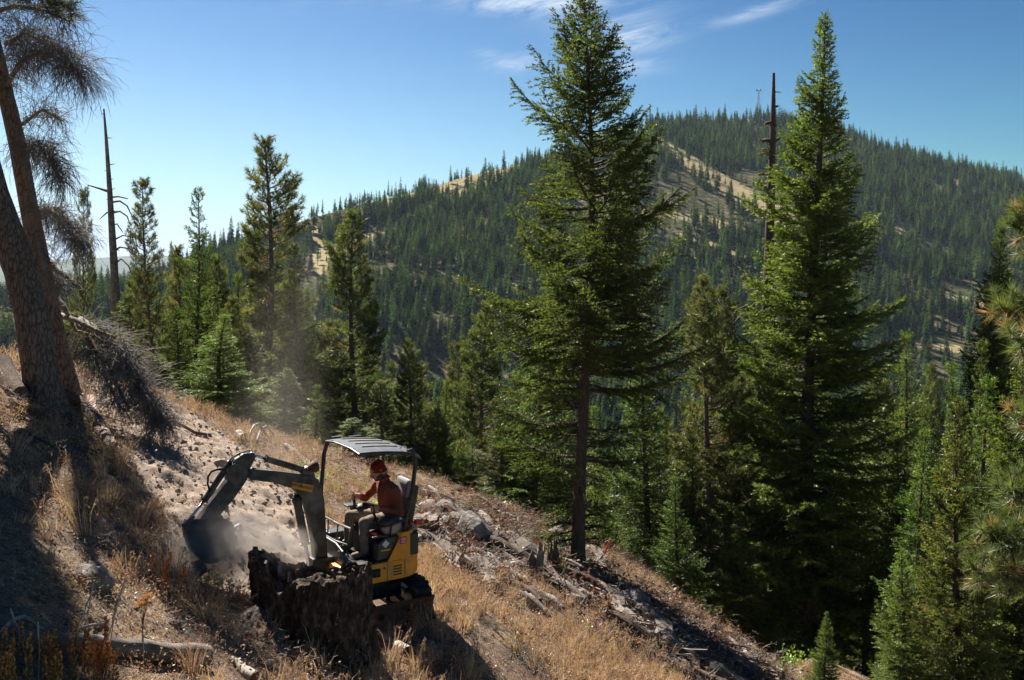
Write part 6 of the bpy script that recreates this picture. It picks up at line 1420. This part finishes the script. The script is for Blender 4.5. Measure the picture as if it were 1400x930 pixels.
groups_ = [(150, lambda: (R.uniform(770, 1040), 0), 'slash sticks heaped under the large fir', 'weathered stick in the slash pile running down from the large fir', 1.7),
           (60, lambda: (R.uniform(590, 760), 1), 'sticks in the rock and root debris right of the excavator', 'short stick in the debris between the boulder and the wedge stump', .8),
           (34, lambda: (R.uniform(20, 150), 2), 'sticks round the massive pine roots', 'dusty stick lying round the roots of the massive leaning pine', .8),
           (22, lambda: (R.uniform(150, 1000), 3), 'sticks scattered on the open slope', 'pale stick lying loose on the open grassy slope', .5)]
for n_, f_, grp, lab, s_ in groups_:
    for k in range(n_):
        u, md = f_()
        v = {0: 790 + (u - 770) * .50 + R.gauss(0, 16), 1: 725 + (u - 590) * .35 + R.gauss(0, 18), 2: 570 + R.gauss(0, 22), 3: R.uniform(760, 925)}[md]
        g = G(u, v); s = s_ * R.uniform(.35, 1.0); lo, ro = along_ground(g, (-.75 + R.gauss(0, .5)) if md == 0 else R.uniform(0, 6.28), .5 * s, .02 + (R.uniform(0, .16) if md == 0 else R.uniform(0, .05)), R.gauss(0, .09)); o = link('stick', SM[R.randrange(7)] if md != 3 else SM[R.choice([1, 6, 0])], None, lo, ro, (s, s, s))
        tag(o, lab, 'stick', grp)

def log_mesh(r, mat, rad, L_):
    P = [np.array([L_ * (k / 7 - .5), .04 * L_ * math.sin(k * .9 + rad * 50), .02 * L_ * math.sin(k * 1.3)]) for k in range(8)]; mb = MB(); mb.tube(P, [rad * (1 - .35 * k / 7) * (1 + .12 * math.sin(k * 2.3)) for k in range(8)], 14)
    v = np.array(mb.v); q = np.stack([v[:, 0] * 1.3, v[:, 1] * 16, v[:, 2] * 16], -1); v = v + np.stack([v[:, 0] * 0, fbm(q, 3, 7), fbm(q, 3, 8)], -1) * rad * .35
    me = bpy.data.meshes.new('log'); me.from_pydata(v.tolist(), [], mb.f); me.materials.append(M[mat]); return me
LM = [log_mesh(gr, m, rd, L_) for m, rd, L_ in (('greywood', .07, 1.3), ('bark', .09, 1.1), ('brownwood', .08, .9), ('twig', .05, 1.2), ('greywood', .11, .8), ('bark', .06, 1.7), ('greywood', .045, 1.9), ('bark', .13, .7))]
for k in range(165):
    u = R.uniform(580, 1050); v = float(np.interp(u, [560, 600, 750, 850, 950, 1060], [700, 735, 778, 838, 893, 938])) + R.gauss(0, 22) - 5; g = G(u, v); s = R.uniform(.6, 1.3) * (1.8 if k % 3 == 0 else 1)
    lo, ro = along_ground(g, -.85 + R.gauss(0, .55), .5 * s, R.uniform(.03, .12), R.uniform(-.12, .12)); o = link('log', LM[R.choice([1, 5, 0, 4, 6, 4]) if k % 3 == 0 else R.randrange(8)], None, lo, ro, (s, s, s)); tag(o, 'broken log among the heaped debris running from the boulder down to the lower right', 'log', 'broken logs of the debris band')
RM = [None] * 5
for k in range(5):
    m_ = clod(gr, 'rock', 20 + k); RM[k] = m_
for k in range(46):
    u = R.uniform(560, 1040) if k < 34 else R.uniform(150, 900); v = (float(np.interp(u, [560, 600, 750, 850, 950, 1060], [700, 735, 778, 838, 893, 938])) + R.gauss(0, 22)) if k < 34 else R.uniform(780, 920); g = G(u, v); s = R.uniform(.05, .17) if k < 34 else R.uniform(.03, .07)
    o = link('rock', RM[R.randrange(5)], None, (g.x, g.y, g.z + s * .15), (R.uniform(-.4, .4), R.uniform(-.4, .4), R.uniform(0, 6)), (s, s, s)); tag(o, 'small angular stone in the debris band' if k < 34 else 'small stone half hidden in the open grass', 'rock', 'stones of the debris band' if k < 34 else 'stones in the grass')

# ------------------------------------------------------------------ plants one can count
def seed_stalk(r, h=.36):
    W = [([(0, 0, 0), (.01, 0, h * .5), (.0, .01, h)], .0035, .002)]; v, f = tubes(W, 4); V = [v]; Fs = [f]; off = len(v); bv = []; bt = []
    for k in range(11):
        z = h * (.32 + .066 * k); q = .020 * (1.15 - k / 14)
        for j in range(4):
            a_ = r.uniform(0, 6.28); c = np.array([math.cos(a_) * q * 1.0, math.sin(a_) * q * 1.0, z + r.uniform(-.01, .01)]); s = .0095 * r.uniform(.7, 1.3); tv = r.uniform(0, 1)
            o6 = [np.array(x) * s for x in ((1, 0, 0), (0, 1, 0), (-1, 0, 0), (0, -1, 0), (0, 0, 1.2), (0, 0, -1.2))]
            for a1, b1 in ((0, 1), (1, 2), (2, 3), (3, 0)): bv += [c + o6[a1], c + o6[b1], c + o6[4], c + o6[b1], c + o6[a1], c + o6[5]]; bt += [tv] * 6
    bv = np.array(bv)
    return mesh_np('stem', v, f, mats=[M['brownwood']]), mesh_np('seed_heads', bv, np.arange(len(bv)).reshape(-1, 3), mats=[M['orange']], tint=bt)
SS = [seed_stalk(gr, h) for h in (.30, .38, .34)]
def stalk(px, py, label, grp, s=1.0):
    g = G(px, py); t = thing('seed_stalk', label, 'plant', g, grp, (R.uniform(-.15, .15), R.uniform(-.2, .2), R.uniform(0, 6)), (s, s, s)); m = SS[R.randrange(3)]
    link('stem', m[0], t); link('seed_heads', m[1], t)
for k in range(40): stalk(R.choice([R.uniform(0, 45), R.uniform(60, 80), R.uniform(80, 165), R.uniform(110, 160)]), R.uniform(915, 965), 'orange seed stalk in the thicket below the thick grey log', 'orange seed stalks in the lower left corner', R.uniform(.8, 1.15))
for x, y in ((222, 812), (232, 816), (240, 820), (215, 806), (250, 812), (226, 824), (247, 826)): stalk(x, y, 'thin orange-brown seed stalk in the light grass left of the bucket dust', 'seed stalks left of the dust', R.uniform(.9, 1.3))
for x, y in ((472, 893), (480, 890), (496, 897), (458, 892), (510, 905)): stalk(x, y, 'small orange seed stalk at the foot of the charred stump', 'seed stalks at the stump foot', .7)
for x, y in ((545, 858), (561, 862), (566, 866)): stalk(x, y, 'upright orange seed stalk before the rusty blade', 'seed stalks before the blade', .95)
def yarrow(px, py, label, grp=None, n=1, s=1.0, h=.28):
    g = G(px, py); t = thing('yarrow', label, 'flower', g, grp, (0, 0, R.uniform(0, 6)), (s, s, s)); W = []; V = []; Tn = []
    for k in range(n):
        a_ = R.uniform(0, 6.28); q = (.05 if n > 1 else 0) * R.uniform(.3, 1); e = np.array([q * math.cos(a_), q * math.sin(a_), h * R.uniform(.8, 1.05)]); W.append(([(0, 0, 0), e * .5 * [.6, .6, 1], e], .003, .0025))
        for j in range(26):
            b = R.uniform(0, 6.28); rr2 = .035 * math.sqrt(R.random()); c = e + np.array([rr2 * math.cos(b), rr2 * math.sin(b), .006 - rr2 * .15]); z = .008; tv = R.random()
            for (x0, y0), (x1, y1) in (((1, 0), (0, 1)), ((0, 1), (-1, 0)), ((-1, 0), (0, -1)), ((0, -1), (1, 0))): V += [c + np.array([x0, y0, 0]) * z, c + np.array([x1, y1, 0]) * z, c + [0, 0, z * .8]]; Tn += [tv] * 3
    v, f = tubes(W, 4); link('stem', mesh_np('stem', v, f, mats=[M['brownwood']]), t); V = np.array(V); link('flower_head', mesh_np('flower_head', V, np.arange(len(V)).reshape(-1, 3), mats=[M['orange']], tint=Tn), t)
yarrow(195, 868, 'branched dried orange yarrow behind the thick grey log', None, 7, 1.15, .26)
for k, (x, y) in enumerate(((133, 792), (157, 806), (255, 778), (270, 786), (299, 782), (297, 826))): yarrow(x, y, 'flat orange yarrow head standing before the bucket and dust', 'yarrow near the bucket', 1, .9)
for k, (x, y) in enumerate(((697, 856), (706, 862), (712, 866), (690, 858), (838, 890), (836, 902), (768, 930), (781, 938), (868, 892), (874, 896), (928, 900), (955, 928), (966, 930), (900, 912), (940, 905), (1010, 938), (815, 886), (975, 936))): yarrow(x, y, 'small orange yarrow head in the golden grass of the lower right slope', 'yarrow in the golden grass', 1, 1.1, .22)
# tall bunch grass in front of the blade, pale grass stems at lower left
for x, y, s, lab in ((566, 872, .62, 'arching bunch grass in front of the rusty blade'), (597, 874, .6, 'bunch grass clump at the right end of the rusty blade'), (572, 735, 1.2, 'blonde grass clump before the low sawn stump'), (262, 925, .8, 'bright straw grass clump at the right end of the thick grey log'), (1048, 925, .8, 'pale grass clump at the low end of the slope'), (536, 876, .55, 'straw grass clump between charred stump and blade')):
    g = G(x, y); tag(link('bunch_grass', blades(70, .42, .006, .22, gr, .75, .5), None, g, (0, 0, 0), (s, s, s)), lab, 'grass')
for a_, b_ in (((130, 925), (171, 792)), ((140, 930), (160, 818)), ((108, 888), (128, 796)), ((104, 862), (122, 818)), ((52, 935), (52, 850)), ((38, 905), (14, 832)), ((195, 918), (195, 862))):
    g = G(a_[0], a_[1]); p = at(b_[0], b_[1], g.y); W = [([tuple(g), tuple(g.lerp(p, .5) + Vector((.01, 0, 0))), tuple(p)], .0045, .003), ([tuple(g.lerp(p, .72)), tuple(p)], .009, .006)]; v, f = tubes(W, 5)
    tag(link('grass_stem', mesh_np('grass_stem', v - np.array(g), f, mats=[M['beige']]), None, g), 'tall straw-coloured seed stem rising before the thick grey log', 'grass', 'tall seed stems at the lower left')
# yellowing shrub at the foot of the tall dense fir
for x, y, s, lab in ((1050, 900, 1.6, 'yellowing leafy shrub at the foot of the tall dense fir'), (1072, 912, 1.2, 'low green and yellow shrub right of the yellowing one'), (1090, 918, 1.0, 'small green shrub beside the sapling fir')):
    g = G(x, y, 18); tag(link('shrub', leafclump(420, .5, .28, .09, gr, 'yellowleaf' if s > 1.1 else 'herb'), None, g, (0, 0, 0), (s, s, s)), lab, 'shrub')

# ------------------------------------------------------------------ air: haze box and the dust raised by the bucket
def volume_mat(name, dens, col, noise_sc=None, aniso=.3, thr=.45, soft=1.0):
    m, N, L = newmat(name); v = N('ShaderNodeVolumePrincipled'); v.inputs['Color'].default_value = rgba(col); v.inputs['Anisotropy'].default_value = aniso; v.inputs['Density'].default_value = dens
    if noise_sc:
        tc_ = N('ShaderNodeTexCoord'); ln = N('ShaderNodeVectorMath'); ln.operation = 'LENGTH'; L(tc_.outputs['Object'], ln.inputs[0])
        fall = math_(N, L, 'POWER', math_(N, L, 'MAXIMUM', math_(N, L, 'SUBTRACT', 1.0, ln.outputs['Value']), 0), soft); n_ = noise(N, L, tc_.outputs['Object'], noise_sc, 5, .6, .4)
        d = math_(N, L, 'MULTIPLY', math_(N, L, 'MULTIPLY', math_(N, L, 'MAXIMUM', math_(N, L, 'SUBTRACT', n_, thr), 0), fall), dens * 4); L(d, v.inputs['Density'])
    o = N('ShaderNodeOutputMaterial'); L(v.outputs[0], o.inputs['Volume']); return m
def puff(c, rx, ry, rz, dens, sc, lab, soft=1.0, thr=.4, rot=(0, 0, 0)):
    mb = MB(); mb.ball((0, 0, 0), 1, n=16); me = bpy.data.meshes.new('dust_cloud'); me.from_pydata(mb.v, [], mb.f); me.materials.append(volume_mat('airborne_dust', dens, (.90, .82, .73), sc, .35, thr, soft))
    o = link('dust_cloud', me, None, c, rot, (rx, ry, rz)); tag(o, lab, 'dust', kind='stuff'); return o
puff(at(310, 752, 10.75), 1.0, .5, .52, 8.5, 1.8, 'tan dust boiling up round the bucket')
puff(at(380, 600, 17.5), 1.2, 1.0, 1.6, .08, 1.0, 'faint dust rising between the boom and the left pines', 1.0, .3)
puff(at(398, 460, 20), 1.15, 1.2, 2.6, .06, 1.0, 'thin dust veil drifting up in front of the left pines', 1.0, .38, (0, .06, 0))
def haze():
    x0, x1, y0, y1, z0, z1 = -14000, 14000, -300, 10500, -9000, 300
    mb = MB(); mb.box(((x0 + x1) / 2, (y0 + y1) / 2, (z0 + z1) / 2), Vector((1, 0, 0)), Vector((0, 1, 0)), Vector((0, 0, 1)), (x1 - x0) / 2, (y1 - y0) / 2, (z1 - z0) / 2)
    o = mb.build('haze', volume_mat('pale_haze', HAZE, (.62, .80, 1.0), None, .0)); tag(o, 'thin blue haze in the air over the valley', 'haze', kind='stuff')
HAZE = .00004
haze()
